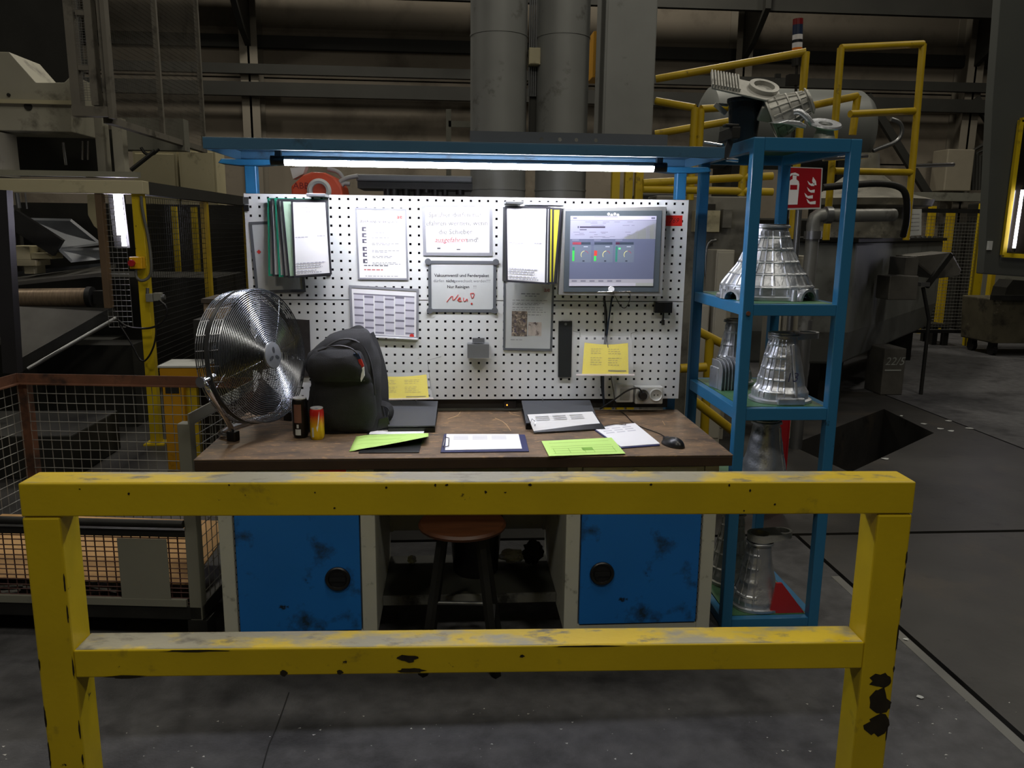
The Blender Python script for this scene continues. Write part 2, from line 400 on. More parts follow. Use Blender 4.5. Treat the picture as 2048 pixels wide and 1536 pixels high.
def cabinet(x0, x1, hinge_left, label):
    t = thing('workbench_cabinet', label, 'cabinet', ((x0 + x1) / 2, -.35, 0), group='workbench cabinets')
    yf = -.70; z0, z1 = .06, DZ - .046
    m = MB(); b = .022
    m.box(x0, x1, yf + .02, -.02, z0 + .06, z1)                       # carcass
    m.build('body', CREAM, t, bevel=.002)
    m = MB()
    m.box(x0, x0 + .055, yf, yf + .02, 0, z1).box(x1 - .055, x1, yf, yf + .02, 0, z1)
    m.box(x0 + .055, x1 - .055, yf, yf + .02, z0 + .05, z0 + .085).box(x0 + .055, x1 - .055, yf, yf + .02, .642, .660)
    m.build('frame', CREAM, t, bevel=.002)
    for xx in (x0 + .03, x1 - .03):
        m = MB(); m.box(xx - .025, xx + .025, -.09, -.03, 0, z0 + .06); m.build('leg', CREAM, t)
    m = MB(); m.box(x0 + .06, x1 - .06, yf - .004, yf + .018, .665, z1 - .008)
    d = m.build('drawer', CREAM, t, bevel=.002)
    lx = x0 + .3 if hinge_left else x0 + .26
    m = MB(); m.cyl((lx, yf - .004, .775), (lx, yf - .012, .775), .011); m.cyl((lx, yf - .012, .775), (lx, yf - .014, .775), .007)
    m.build('lock', CHROME, d, smooth=40)
    if hinge_left:
        m = MB(); a, b2 = W(638, 945, yf - .005), W(692, 945, yf - .005); m.box(a.x, b2.x, yf - .0055, yf - .004, .745, .80); m.build('red_label', REDT, d)
    else:
        m = MB(); m.box(x1 - .19, x1 - .09, yf - .0055, yf - .004, .765, .79); m.build('label_strip', PAPERG, d)
    m = MB(); dx0, dx1 = x0 + .06, x1 - .06; m.box(dx0, dx1, yf - .006, yf + .014, z0 + .09, .637)
    d = m.build('door', BLUED, t, bevel=.003)
    hx = dx1 - .085 if hinge_left else dx0 + .085; hz = .365
    m = MB(); Mx = Matrix.Translation((hx, yf - .006, hz)) @ Matrix.Rotation(math.pi / 2, 4, 'X')
    m.lathe([(.048, 0), (.048, .006), (.044, .010), (.036, .008), (.034, .002), (0, .002)], 32, Mx)
    m.box(hx - .03, hx + .03, yf - .016, yf - .006, hz - .007, hz + .007)
    m.cyl((hx + (.02 if hinge_left else -.02), yf - .018, hz - .004), (hx + (.02 if hinge_left else -.02), yf - .006, hz - .004), .006)
    m.build('handle', BLACKP, d, smooth=35)
    hxx = dx0 - .003 if hinge_left else dx1 + .003
    m = MB()
    for k in range(18): m.cyl((hxx, yf - .004, z0 + .1 + k * .029), (hxx, yf - .004, z0 + .122 + k * .029), .0035, n=6)
    m.build('piano_hinge', STEEL, d)
    return t
cabinet(-.955, -.375, True, 'workbench cabinet with smudged blue door, next to the wire-mesh crate')
cabinet(.355, .945, False, 'workbench cabinet with blue door, next to the blue shelf rack')
# rear panel and shelf between the cabinets
t = thing('workbench_back_panel', 'pale sheet-metal back panel joining the two workbench cabinets', 'panel', (0, -.03, 0))
m = MB(); m.box(-.375, .355, -.03, -.02, .29, .80); m.build('sheet', CREAM, t)
for x in (-.375, .34): m = MB(); m.box(x, x + .015, -.045, -.03, .29, .80); m.build('edge_strip', CREAM, t)
m = MB(); m.use(mat('dark_shelf_top', '#34352f', .7, var=.2)).box(-.373, .353, -.46, -.046, .145, .17).use(mat('dirty_grey_shelf', '#6d6e69', .6, var=.2, dirt=[('#2a2a28', 9, .5, .15)])).box(-.373, .353, -.475, -.46, .135, .172)  # top is darker than the front lip
tag(m.build('foot_shelf', None), 'low grey sheet-metal shelf between the two workbench cabinets', 'shelf')
# stool
P = G(925, 1300, 0); sx, sy = -.045, -.66
t = thing('workshop_stool', 'old round wooden stool with splayed dark steel legs under the worktop', 'stool', (sx, sy, 0), local=True)
m = MB(); m.lathe([(0, .545), (.15, .545), (.168, .553), (.170, .562), (.162, .572), (0, .574)], 40); m.build('seat', mat('stool_wood', '#45250f', .5, var=.2, vscale=8, stretch=(1, 6, 1)), t, smooth=40)
for a in (40, 130, 220, 310):
    c, s_ = math.cos(math.radians(a)), math.sin(math.radians(a))
    m = MB(); m.bar((.10 * c, .10 * s_, .545), (.20 * c, .20 * s_, .0), .03, .022, (c, s_, 0)); m.build('leg', DSTEEL, t)
for a in (40, 130, 220, 310):
    r = .17; p = [(r * math.cos(math.radians(q)), r * math.sin(math.radians(q)), .17) for q in (a, a + 90)]
    m = MB(); m.tube(p, .009, 8); m.build('stretcher', STEEL, t, smooth=50)
# bin, rags
t = thing('waste_bin', 'round black plastic waste bin behind the stool', 'bin', (.02, -.22, .1705), local=True)
m = MB(); m.lathe([(0, 0), (.095, 0), (.125, .30), (.14, .305), (.14, .318), (.122, .318), (.10, .01), (0, .01)], 28); m.build('shell', BLACKP, t, smooth=40)
def crumple(name, label, cat, c, r, material, seed, sc=(1, 1, 1)):
    bm = bmesh.new(); bmesh.ops.create_icosphere(bm, subdivisions=3, radius=r)
    for v in bm.verts:
        n = noise.noise(v.co * (2.4 / r) + Vector((seed, 0, 0))) + .5 * noise.noise(v.co * (5 / r) + Vector((0, seed, 0)))
        v.co = Vector((v.co.x * sc[0], v.co.y * sc[1], v.co.z * sc[2])) * (1 + .38 * n)
    z = min(v.co.z for v in bm.verts)
    me = bpy.data.meshes.new(name); bm.to_mesh(me); bm.free(); me.materials.append(material)
    o = bpy.data.objects.new(name, me); COL.objects.link(o); o.location = (c[0], c[1], c[2] - z)
    return tag(o, label, cat)
crumple('crumpled_rag', 'crumpled white cleaning rag lying on the low shelf', 'rag', (.19, -.15, .17), .042, PAPERG, 3, (1.3, .8, .7))
crumple('work_glove', 'bunched black work glove beside the white rag', 'glove', (.285, -.17, .17), .05, BLACKC, 9, (.9, .7, 1.1))
crumple('paper_ball', 'small crumpled paper ball on the low shelf beside a stool leg', 'paper', (-.27, -.14, .17), .02, PAPERG, 5)

# ================================================================== PEGBOARD
PX0, PX1 = -.975, .975
def pegboard(z0, z1, label):
    t = thing('perforated_panel', label, 'pegboard', (0, .012, z0), group='perforated tool panels')
    m = MB(); nx, nz = 51, 12; p = .038; h = .0052
    xs = [-.95 + p * i for i in range(nx)]; zs = [z0 + (z1 - z0 - p * 11) / 2 + p * j for j in range(nz)]
    for i, x in enumerate(xs):
        xa = PX0 if i == 0 else x - p / 2; xb = PX1 if i == nx - 1 else x + p / 2
        for j, z in enumerate(zs):
            za = z0 + .002 if j == 0 else z - p / 2; zb = z1 - .002 if j == nz - 1 else z + p / 2
            o8 = [(xa, 0, za), (xb, 0, za), (xb, 0, zb), (xa, 0, zb), (x - h, 0, z - h), (x + h, 0, z - h), (x + h, 0, z + h), (x - h, 0, z + h),
                  (x - h, .003, z - h), (x + h, .003, z - h), (x + h, .003, z + h), (x - h, .003, z + h)]
            m.add(o8, [(0, 1, 5, 4), (1, 2, 6, 5), (2, 3, 7, 6), (3, 0, 4, 7), (4, 5, 9, 8), (5, 6, 10, 9), (6, 7, 11, 10), (7, 4, 8, 11)])
    m.build('sheet', PEG, t, fix=False)
    m = MB(); m.box(PX0, PX0 + .002, .0005, .022, z0 + .001, z1 - .001).box(PX1 - .002, PX1, .0005, .022, z0 + .001, z1 - .001)
    m.box(PX0 + .002, PX1 - .002, .0005, .022, z1 - .004, z1 - .002).box(PX0 + .002, PX1 - .002, .0005, .022, z0 + .002, z0 + .004)
    m.build('folded_edge', PEG, t)
    m = MB(); m.box(PX0 + .004, PX1 - .004, .017, .019, z0, z1); m.build('hole_shade_sheet', mat('hole_shade_black', '#151515', .9), t)  # black sheet added to stand in for the shade behind the holes
    return t
pegboard(.91, 1.366, 'lower white perforated panel with square holes, just above the worktop')
pegboard(1.366, 1.822, 'upper white perforated panel with square holes, under the lit tube')
# bench uprights carrying the panels and the canopy
for x0, x1, lb in ((-.98, -.93, 'blue square bench upright at the fan end of the perforated panels'), (.93, .975, 'blue square bench upright at the monitor end of the perforated panels')):
    t = thing('bench_upright', lb, 'post', ((x0 + x1) / 2, .08, 0), group='bench uprights')
    m = MB(); m.box(x0, x1, .05, +.10, 0, 1.94); m.build('tube', BLUE, t, bevel=.004)
    m = MB()
    xc = (x0 + x1) / 2
    m.prism([(xc - .115, .03, 1.966), (xc + .115, .03, 1.966), (xc + .13, .03, 1.948), (xc + .05, .03, 1.94), (xc - .05, .03, 1.94), (xc - .13, .03, 1.948)], (0, .085, 0))
    m.build('arm', BLUE, t, bevel=.003)
t = thing('canopy_shelf', 'long blue-grey steel canopy shelf above the perforated panels', 'shelf', (0, -.2, 1.957))
m = MB(); m.box(-1.01, .985, -.42, .12, 2.005, 2.008).box(-1.01, .985, -.42, -.417, 1.966, 2.005).box(-1.01, .985, .117, .12, 1.966, 2.005).box(-1.01, -1.007, -.417, .117, 1.966, 2.005).box(.982, .985, -.417, .117, 1.966, 2.005)
m.box(-1.01, .985, -.417, -.400, 1.966, 1.968)
m.build('tray', mat('blue_grey_paint', '#3c6482', .45, var=.06, dirt=[('#2a3a44', 6, .6, .12)]), t, bevel=.001)
# angle bar lying on the canopy
a, b = W(940, 275, -.33), W(1335, 280, -.33)
t = thing('angle_bar', 'long grey drilled steel angle bar lying on the canopy shelf', 'steel bar', ((a.x + b.x) / 2, -.3, 2.008))
m = MB()
hs = [W(x, y, -.33) for x, y in ((1083, 279), (1120, 279), (1153, 279), (1192, 280))]
z0, z1 = 2.0085, 2.060
poly = [(a.x, -.33, z0), (b.x, -.33, z0), (b.x, -.33, z1), (a.x, -.33, z1)]
hol = [[(h.x + .008 * math.cos(k * .7854), -.33, 2.034 + .008 * math.sin(k * .7854)) for k in range(8)] for h in hs]
m.prism(poly, (0, .004, 0), hol); m.box(a.x, b.x, -.326, -.27, z0, z0 + .004)
m.build('profile', GPLATE, t)
# tube lamp
t = thing('tube_lamp', 'lit white tube lamp hung under the canopy shelf', 'lamp', (0, -.25, 1.957))
m = MB(); m.cyl((-.745, -.25, 1.9395), (.745, -.25, 1.9395), .0185, n=24); m.build('tube', TUBE, t, smooth=60)
m = MB(); Mt = Matrix.Translation((-.745, -.25, 1.9395)) @ Matrix.Rotation(math.pi / 2, 4, 'Y')
m.lathe([(.0188, 0), (.0188, 1.49), (.0205, 1.49), (.0205, 0), (.0188, 0)], 16, Mt, math.radians(180 - 80), math.radians(180 + 80)); m.build('reflector_back', STEEL, t, smooth=50)
for s_ in (-1, 1):
    m = MB(); m.cyl((s_ * .745, -.25, 1.9395), (s_ * .80, -.25, 1.9395), .0195, n=24); m.build('end_cap', BLACKP, t, smooth=50)
    m = MB(); m.box(s_ * .77 - .012, s_ * .77 + .012, -.262, -.238, 1.955, 2.0045); m.build('mount', BLACKP, t)
# ================================================================== THINGS ON THE PANELS
class Quad:
    """a sheet given by four pixels (tl, tr, br, bl) on the plane Y"""
    def __init__(s, px, Y, Yb=None):
        Yb = Y if Yb is None else Yb
        s.c = [W(px[0][0], px[0][1], Y), W(px[1][0], px[1][1], Y), W(px[2][0], px[2][1], Yb), W(px[3][0], px[3][1], Yb)]
        s.w = (s.c[1] - s.c[0]).length; s.h = (s.c[3] - s.c[0]).length
        s.n = (s.c[1] - s.c[0]).cross(s.c[3] - s.c[0]).normalized()
        if s.n.y > 0: s.n = -s.n
    def p(s, u, v, o=0.0):
        a = s.c[0].lerp(s.c[1], u); b = s.c[3].lerp(s.c[2], u)
        return a.lerp(b, v) + s.n * o
    def rect(s, m, u0, v0, u1, v1, o):
        m.quad(s.p(u0, v1, o), s.p(u1, v1, o), s.p(u1, v0, o), s.p(u0, v0, o))
    def slab(s, m, u0, v0, u1, v1, o0, o1):
        m.prism([s.p(u0, v0, o0), s.p(u1, v0, o0), s.p(u1, v1, o0), s.p(u0, v1, o0)], s.n * (o1 - o0))
    def frame(s, m, w, o0, o1, u0=0, v0=0, u1=1, v1=1):
        wu, wv = w / s.w, w / s.h
        for a in ((u0, v0, u1, v0 + wv), (u0, v1 - wv, u1, v1), (u0, v0 + wv, u0 + wu, v1 - wv), (u1 - wu, v0 + wv, u1, v1 - wv)): s.slab(m, *a, o0, o1)
    def text(s, m, txt, u, v, size, align='CENTER', italic=False, o=.003, bold=0.0):
        X = (s.c[1] - s.c[0]).normalized(); Z = (s.c[0] - s.c[3]).normalized()
        Mx = Matrix((X, Z, s.n)).transposed().to_4x4(); Mx.translation = s.p(u, v, o)
        m.add(*text_mesh(txt, size, (0, 0, 0), align, italic, Mx, bold))
def base(q): return ((q.c[2] + q.c[3]) / 2)
def squiggle(q, m, u0, u1, v, o, hgt=.012, words=None):
    """an unreadable printed line: little word blocks"""
    u = u0
    while u < u1:
        w = min(rnd.uniform(.03, .09), u1 - u); q.rect(m, u, v - hgt / 2, u + w, v + hgt / 2, o); u += w + .02
def notice(name, label, cat, px, fm, fw, Y=-.0015, sheet=PAPER, inset=0.0, thick=.003):
    q = Quad(px, Y); t = thing(name, label, cat, base(q))
    m = MB(); q.slab(m, .02, .02, .98, .98, 0, .001); m.build('sheet', sheet, t)
    if fw: m = MB(); q.frame(m, fw, 0, thick); m.build('frame', fm, t)
    return q, t
# a: tilted frame behind the flip pockets
q, t = notice('framed_notice', 'tilted dark grey framed notice with a small red diamond, behind the green flip pockets', 'notice', [(498, 444), (598, 440), (612, 584), (512, 586)], DGREYF, .012, sheet=PAPERG)
m = MB(); c = q.p(.14, .42, .0016); m.add([c + Vector((-.01, 0, 0)), c + Vector((0, 0, -.01)), c + Vector((.01, 0, 0)), c + Vector((0, 0, .01))], [(0, 1, 2, 3)]); m.build('red_diamond', INKR, t, fix=False)
# b: checklist
q, t = notice('checklist_sheet', 'white portrait checklist in a grey frame with six small pictures down its side', 'notice', [(710, 415), (813, 417), (817, 560), (716, 559)], GREYF, .008)
m = MB(); q.text(m, 'JEDER sorgt für die Qualität', .46, .185, .0145, bold=.0002); squiggle(q, m, .13, .62, .80, .0016, .014); m.build('print', mat('grey_ink', '#66666a', .8), t, fix=False)
m = MB()
for r_, (v, a, b) in enumerate([(.34, .3, .55), (.41, .3, .65), (.49, .3, .85), (.51, .3, .65), (.59, .3, .85), (.61, .3, .6), (.67, .3, .7), (.69, .3, .66), (.76, .3, .78), (.78, .3, .85), (.95, .15, .8)]): squiggle(q, m, a, b, v, .0016, .008)
m.build('fine_print', INKF, t, fix=False)
m = MB(); q.text(m, 'ae', .86, .115, .026, bold=.0003); m.build('logo', INKR, t, fix=False)
m = MB(); squiggle(q, m, .13, .5, .86, .0016, .014); m.build('red_line', INKRF, t, fix=False)
for k in range(6):
    v = .225 + k * .0 + [.0, .085, .165, .275, .355, .445][k] + .04
    m = MB(); m.use(mat('photo_dark', '#55525e', .8, var=.3, vscale=80)); q.rect(m, .115, v, .20, v + .058, .0016)
    m.use(PAPER); q.rect(m, .155, v + .02, .195, v + .045, .0019); m.build('picture', None, t, fix=False)
# c: Sprüher
q, t = notice('sprayer_notice', 'white landscape notice with faint large lines and one red underlined word, in a grey frame', 'notice', [(843, 407), (985, 406), (985, 512), (847, 511)], GREYF, .014)
m = MB()
for s_, v in (('Sprüher dürfen nur', .22), ('gefahren werden, wenn', .38), ('die Schieber', .545)): q.text(m, s_, .47, v, .030, o=.0016)
q.text(m, 'sind!', .71, .695, .030, o=.0016); squiggle(q, m, .2, .27, .86, .0016, .03); squiggle(q, m, .48, .55, .88, .0016, .02)
m.build('lettering', mat('pale_ink', '#505054', .8), t, fix=False)
m = MB(); q.text(m, 'ausgefahren', .40, .695, .030, italic=True, o=.0016); q.rect(m, .20, .75, .61, .756, .0016); m.build('red_lettering', mat('washed_red_ink', '#a03034', .8), t, fix=False)
# d: Vakuumventil
q, t = notice('vacuum_valve_notice', 'grey framed notice with a large handwritten red word and exclamation mark', 'notice', [(856, 521), (993, 522), (992, 625), (857, 624)], DGREYF, .014, sheet=PAPERG)
m = MB(); q.text(m, 'Vakuumventil und Ferderpaket', .49, .285, .0195, o=.0016, bold=.0003)
q.text(m, 'nicht', .32, .39, .0185, o=.0016, bold=.0003); q.text(m, 'Nur Reinigen', .44, .505, .0185, o=.0016, bold=.0003); m.build('lettering', INK, t, fix=False)
m = MB(); q.text(m, 'dürfen', .155, .39, .0185, o=.0016); q.text(m, 'gewechselt werden!!!!', .645, .39, .0185, o=.0016); q.text(m, '!!!', .685, .505, .0185, o=.0016); m.build('light_lettering', mat('mid_ink', '#7a7a7e', .8), t, fix=False)
m = MB()
X = (q.c[1] - q.c[0]).normalized()
def stroke(pts, r=.0017):
    P = [q.p(u, v, .002) for u, v in pts]
    m.tube(P, r, 5, smooth=1)
stroke([(.27, .80), (.36, .65), (.355, .80), (.44, .655)]); stroke([(.425, .76), (.47, .74), (.475, .715), (.45, .715), (.435, .76), (.45, .79), (.49, .775)])
stroke([(.52, .715), (.515, .775), (.545, .785), (.57, .72), (.575, .785)]); stroke([(.62, .63), (.685, .625), (.645, .755), (.62, .63)]); stroke([(.63, .82), (.645, .815), (.645, .845), (.63, .84), (.63, .82)])
m.build('handwriting', INKR, t, smooth=60)
for k, (u, v) in enumerate(((0.0, .02), (.99, .02), (.02, .97), (.98, .96))):
    c = q.p(u, v, 0); m = MB(); m.cyl(c, c + q.n * .008, .014, n=20); m.build('magnet', DGREYF, t, smooth=40)
# e: calendar
q, t = notice('shift_calendar', 'grey framed landscape shift calendar with rows of grey bars, above the backpack', 'calendar', [(698, 570), (838, 578), (837, 679), (702, 672)], GREYF, .011)
cb = mat('calendar_bar', '#7d7b88', .8); cl = mat('calendar_cell', '#cfcdd8', .8)
m = MB(); m.use(cl)
for k in range(6): u = .065 + k * .148; q.rect(m, u, .17, u + .128, .93, .0013)
m.use(cb); q.rect(m, .06, .15, .935, .175, .0016)
for k in range(6):
    u = .065 + k * .148
    for j in range(5):
        v = .19 + j * .152 + [.07, 0, .09, .03, -.02, .075][k]
        q.rect(m, u, v, u + .13, v + [.03, .04, .032][(j + k) % 3], .0016)
m.build('print', None, t, fix=False)
m = MB(); c = q.p(.9, .935, .0014); m.cyl(c, c + q.n * .0006, .010, n=18); m.build('red_emblem', INKR, t)
m = MB(); q.slab(m, .03, .975, .99, 1.0, 0, .012); m.build('lower_strip', PAPER, t)
# f: portrait notice
q, t = notice('quality_notice', 'grey portrait notice with two small photographs, half under the yellow-edged flip pockets', 'notice', [(1007, 556), (1109, 558), (1104, 702), (1006, 700)], DGREYF, .010, sheet=PAPERG)
m = MB(); q.text(m, 'ae', .86, .15, .03, o=.0016, bold=.0003); m.build('logo', mat('dull_red_ink', '#8f4a4c', .8), t, fix=False)
m = MB(); squiggle(q, m, .35, .72, .21, .0016, .012); squiggle(q, m, .43, .65, .24, .0016, .01)
for v in (.3, .34, .36, .40, .43, .46, .50): squiggle(q, m, .18, rnd.uniform(.65, .9), v, .0016, .006)
squiggle(q, m, .15, .4, .85, .0016, .006); m.build('fine_print', mat('mid_ink', '#7a7a7e', .8), t, fix=False)
m = MB(); q.rect(m, .17, .45, .48, .80, .0016); m.build('photograph', mat('print_photo_a', '#6d6258', .7, var=.8, vscale=60, dirt=[('#b3a48f', 70, .55, .04), ('#4b4658', 40, .58, .04)]), t, fix=False)
m = MB(); q.rect(m, .50, .60, .77, .79, .0016); m.build('photograph', mat('print_photo_b', '#b5aaa0', .7, var=.2, vscale=40, dirt=[('#5c5350', 24, .55, .08)]), t, fix=False)
# yellow sheets in hanging clear pockets
FILM = clear('clear_film', '#ffffff', .05, .12)
def pocket(label, px_pocket, px_sheet, Yt, Yb, wires):
    q = Quad(px_pocket, Yt, Yb); t = thing('hanging_pocket', label, 'document pocket', base(q), group='hanging clear pockets')
    m = MB(); q.slab(m, 0, 0, 1, 1, .004, .005); m.build('film', FILM, t)
    s_ = Quad(px_sheet, Yt + .001, Yb + .001)
    m = MB(); n = 10; vs = []
    for i in range(n + 1):
        for v in (0, 1): u = i / n; vs.append(s_.p(u, v + (.055 * math.sin(u * math.pi) if v == 0 else 0), .0))
    m.add(vs, [(2 * i, 2 * i + 1, 2 * i + 3, 2 * i + 2) for i in range(n)]); sh = m.build('yellow_sheet', YPAPER, t, smooth=60)
    m = MB()
    for v in (.2, .27, .34, .48, .55, .62, .69): squiggle(s_, m, .16, rnd.uniform(.35, .42), v, .002, .012); squiggle(s_, m, .55, rnd.uniform(.75, .86), v + .01, .002, .012)
    s_.rect(m, .56, .86, .95, .89, .002); m.build('print', mat('olive_ink', '#6a6420', .8), sh, fix=False)
    m = MB(); q.slab(m, -.01, .96, 1.01, 1.0, .0, .012); m.build('rail', clear('clear_rail', '#e8ddd8', .55, .2), t)
    m = MB()
    for w in wires: m.tube([W(*p) for p in w], .001, 5)
    m.build('wire', STEEL, t)
    return t
pocket('yellow sheet in a clear hanging pocket beside the black ruler strip', [(1160, 672), (1262, 673), (1267, 752), (1153, 752)], [(1169, 685), (1256, 686), (1257, 750), (1164, 749)], -.03, -.10,
       [[(1146, 662, 0), (1160, 665, -.03), (1160, 674, -.03)], [(1276, 662, 0), (1262, 667, -.03), (1262, 676, -.03)]])
pocket('yellow sheet in a clear hanging pocket behind the backpack', [(752, 747), (857, 745), (866, 799), (752, 801)], [(752, 752), (853, 749), (858, 799), (754, 801)], -.03, -.09,
       [[(882, 713, 0), (855, 721, -.03), (862, 780, -.07)]])
# flip pocket displays
def flip(label, br, pockets, sheets_, bpx):
    t = thing('flip_pocket_display', label, 'document display', W(bpx[0], bpx[1] + 140, -.02))
    m = MB(); a = W(bpx[0], bpx[1], -.0); b = W(bpx[2], bpx[3], 0)
    m.box(a.x, b.x, -.125, .0, min(a.z, b.z) - .003, max(a.z, b.z) + .006); m.build('top_bracket', STEEL, t, bevel=.001)
    m = MB(); c, d = W(br[0], br[1], 0), W(br[2], br[3], 0); m.box(min(c.x, d.x), max(c.x, d.x), -.008, -.001, d.z, c.z); m.build('back_rail', STEEL, t)
    for k, (px, Y, fm, sm) in enumerate(pockets):
        q = Quad(px, Y, Y - .012); m = MB(); q.frame(m, .008, 0, .003); p = m.build('pocket', fm, t)
        m = MB(); q.slab(m, .02, .02, .98, .98, .0005, .0015); s_ = m.build('sheet', sm, p)
        if k == len(pockets) - 1:
            m = MB(); squiggle(q, m, .08, .42, .48, .0032, .008); squiggle(q, m, .68, .88, .47, .0032, .01); q.text(m, '119', .70, .29, .012, o=.0032)
            for v in (.82, .85, .88, .92, .95): squiggle(q, m, .08, rnd.uniform(.6, .92), v, .0032, .012)
            squiggle(q, m, .28, .62, .09, .0032, .008); squiggle(q, m, .4, .6, .15, .0032, .008)
            m.build('print', mat('very_pale_ink', '#a2a2ae', .8), p, fix=False)
GREENF = mat('green_pocket_rim', '#1f8a6c', .45); DARKF = mat('dark_pocket_rim', '#2e2e33', .4); MINT = mat('mint_sheet', '#b9d9bd', .7); YSH = mat('yellow_sheet', '#d9d23a', .7)
flip('flip pocket display with green and dark rims at the fan end of the upper panel', (650, 396, 662, 552), [
    ([(535, 396), (650, 398), (660, 550), (537, 552)], -.03, GREENF, PAPERG), ([(541, 397), (650, 399), (660, 550), (546, 553)], -.045, DARKF, PAPERG),
    ([(549, 396), (650, 399), (661, 551), (558, 554)], -.058, GREENF, PAPERG), ([(555, 398), (650, 399), (662, 551), (568, 555)], -.07, DARKF, PAPERG),
    ([(562, 399), (651, 400), (662, 552), (577, 556)], -.083, DARKF, MINT), ([(582, 400), (654, 401), (664, 549), (588, 555)], -.10, DARKF, PAPER)], None, (623, 392, 659, 394))
flip('flip pocket display with black rims and yellow sheets next to the monitor', (1006, 414, 1012, 562), [
    ([(1020, 416), (1126, 417), (1113, 567), (1018, 563)], -.03, DARKF, PAPERG), ([(1018, 415), (1123, 416), (1110, 568), (1016, 564)], -.05, DARKF, YSH),
    ([(1016, 414), (1108, 415), (1106, 568), (1014, 564)], -.065, DARKF, YSH), ([(1014, 413), (1101, 414), (1099, 569), (1013, 564)], -.08, DARKF, PAPER),
    ([(1010, 412), (1096, 413), (1093, 569), (1012, 563)], -.10, DARKF, PAPER)], None, (1008, 407, 1042, 408))
# top edge clips and rods
for (x, y0, x1, y1, lb) in ((946, 396, 948, 405, 'small wire hook on the top rim above the faint-lettered notice'), (1034, 396, 1036, 406, 'small wire hook on the top rim beside the flip pocket bracket')):
    t = MB(); t.tube([W(x, y0, .01), W(x, y0, -.006), W(x - 2, y1, -.006), W(x1 + 2, y1, -.008)], .0016, 6)
    tag(t.build('wire_hook', STEEL), lb, 'hook')
m = MB(); m.pbox(1049, 404, 1128, 410, -.012, .010); tag(m.build('magnetic_strip', GREYF), 'slim grey magnetic strip along the top of the panel by the monitor', 'magnet strip')
# corner switch plate
t = thing('corner_bracket', 'small grey clip with dark socket in the fan-side corner of the upper panel', 'clip', W(491, 415, -.003))
m = MB(); m.pbox(486, 394, 497, 408, -.006, .0055); m.build('plate', STEEL, t); m = MB(); m.pbox(487, 410, 497, 422, -.008, .0075); m.build('socket', BLACKP, t)
# monitor
q = Quad([(1128, 416), (1333, 413), (1324, 593), (1117, 590)], -.055, -.062)
t = thing('panel_monitor', 'grey industrial panel monitor with machine display on the perforated panel', 'monitor', base(q))
MSIL = mat('monitor_silver', '#9b9b97', .4, .5, var=.04)
m = MB(); q.slab(m, 0, 0, 1, 1, -.05, 0); m.build('housing', MSIL, t, bevel=.002)
qb = Quad([(1131, 422), (1324, 421), (1317, 584), (1127, 584)], -.056, -.063)
m = MB(); qb.slab(m, 0, 0, 1, 1, .0, .002); m.build('bezel', mat('monitor_bezel', '#4d555a', .3), t, bevel=.001)
qs = Quad([(1141, 432), (1313, 432), (1306, 572), (1138, 572)], -.0585, -.0655)
EM = {}
def em(h, s_=.42):
    if h not in EM: EM[h] = emit('display_' + h[1:], h, s_)
    return EM[h]
m = MB(); m.use(em('#565b70')); qs.slab(m, 0, 0, 1, 1, .0, .001); scr = m.build('screen', None, t)
m = MB()
def sr(h, u0, v0, u1, v1, o=.0014): m.use(em(h)); qs.rect(m, u0, v0, u1, v1, o)
sr('#8a8b9c', 0, .06, 1, .325); sr('#aaa9bb', 0, 0, 1, .055); sr('#94929a', 0, .90, 1, .955); sr('#a3a1aa', 0, .955, .79, 1); sr('#8f918c', .79, .955, 1, 1); sr('#83867f', .62, .1, 1, .325)
for u, v in ((.03, .02), (.94, .02)): sr('#55566a', u, v, u + .045, v + .02, .0017)
sr('#6d6c80', .27, .008, .55, .018, .0017)
sr('#3c3848', .11, .145, .405, .17, .0018); sr('#3c3848', .11, .188, .19, .2, .0018); sr('#4a4a58', .085, .142, .1, .172, .0018)
for k in range(34):
    u = rnd.uniform(.02, .72); v = rnd.choice([.08, .1, .13, .225, .24, .26, .29, .3]); sr('#70707f', u, v, u + rnd.uniform(.03, .09), v + .008, .0017)
for k in range(6): u = .03 + k * .105; sr('#6f6e7a', u, .915, u + .06, .94, .0017)
for k, u0 in enumerate((.025, .28, .53)):
    sr('#5d6674', u0, .41, u0 + .225, .66, .0016)
    sr('#2f3946', u0 + .005, .37, u0 + .215, .405, .0017)
    sr('#7c8090', u0, .335, u0 + .08, .345, .0017)
sr('#8f3a48', .03, .37, .13, .405, .0019); sr('#46243a', .535, .37, .58, .405, .0019)
sr('#37b84a', .03, .49, .055, .64, .0019); sr('#2a6a5e', .03, .44, .055, .49, .0019); sr('#b4392f', .285, .49, .32, .565, .0019); sr('#37b84a', .285, .565, .31, .64, .0019)
sr('#2d6f62', .535, .43, .56, .65, .0019); sr('#54d07a', .57, .45, .595, .475, .0019)
for u0 in (.13, .385, .635):
    for c_, a0, a1 in (('#c9c47a', 95, 215), ('#8c3a4c', 20, 85)):
        m.use(em(c_)); pts = []
        for k in range(9):
            a = math.radians(a0 + (a1 - a0) * k / 8)
            for r in (.040, .046): pts.append(qs.p(u0 + .045 + r * math.cos(a), .55 - r * 1.25 * math.sin(a), .0019))
        m.add(pts, [(2 * k, 2 * k + 1, 2 * k + 3, 2 * k + 2) for k in range(8)])
    sr('#2d333e', u0 + .02, .63, u0 + .045, .648, .0019); sr('#aab0bd', u0 + .03, .43, u0 + .08, .44, .0019)
m.build('display_graphics', None, scr, fix=False)
m = MB()
for k in range(4):
    c = qb.p(.445 + k * .032, .04 + (.012 if k % 2 else 0), .002); m.cyl(c, c + qb.n * .0012, .0058, n=14)
m.build('white_stickers', PAPER, t)
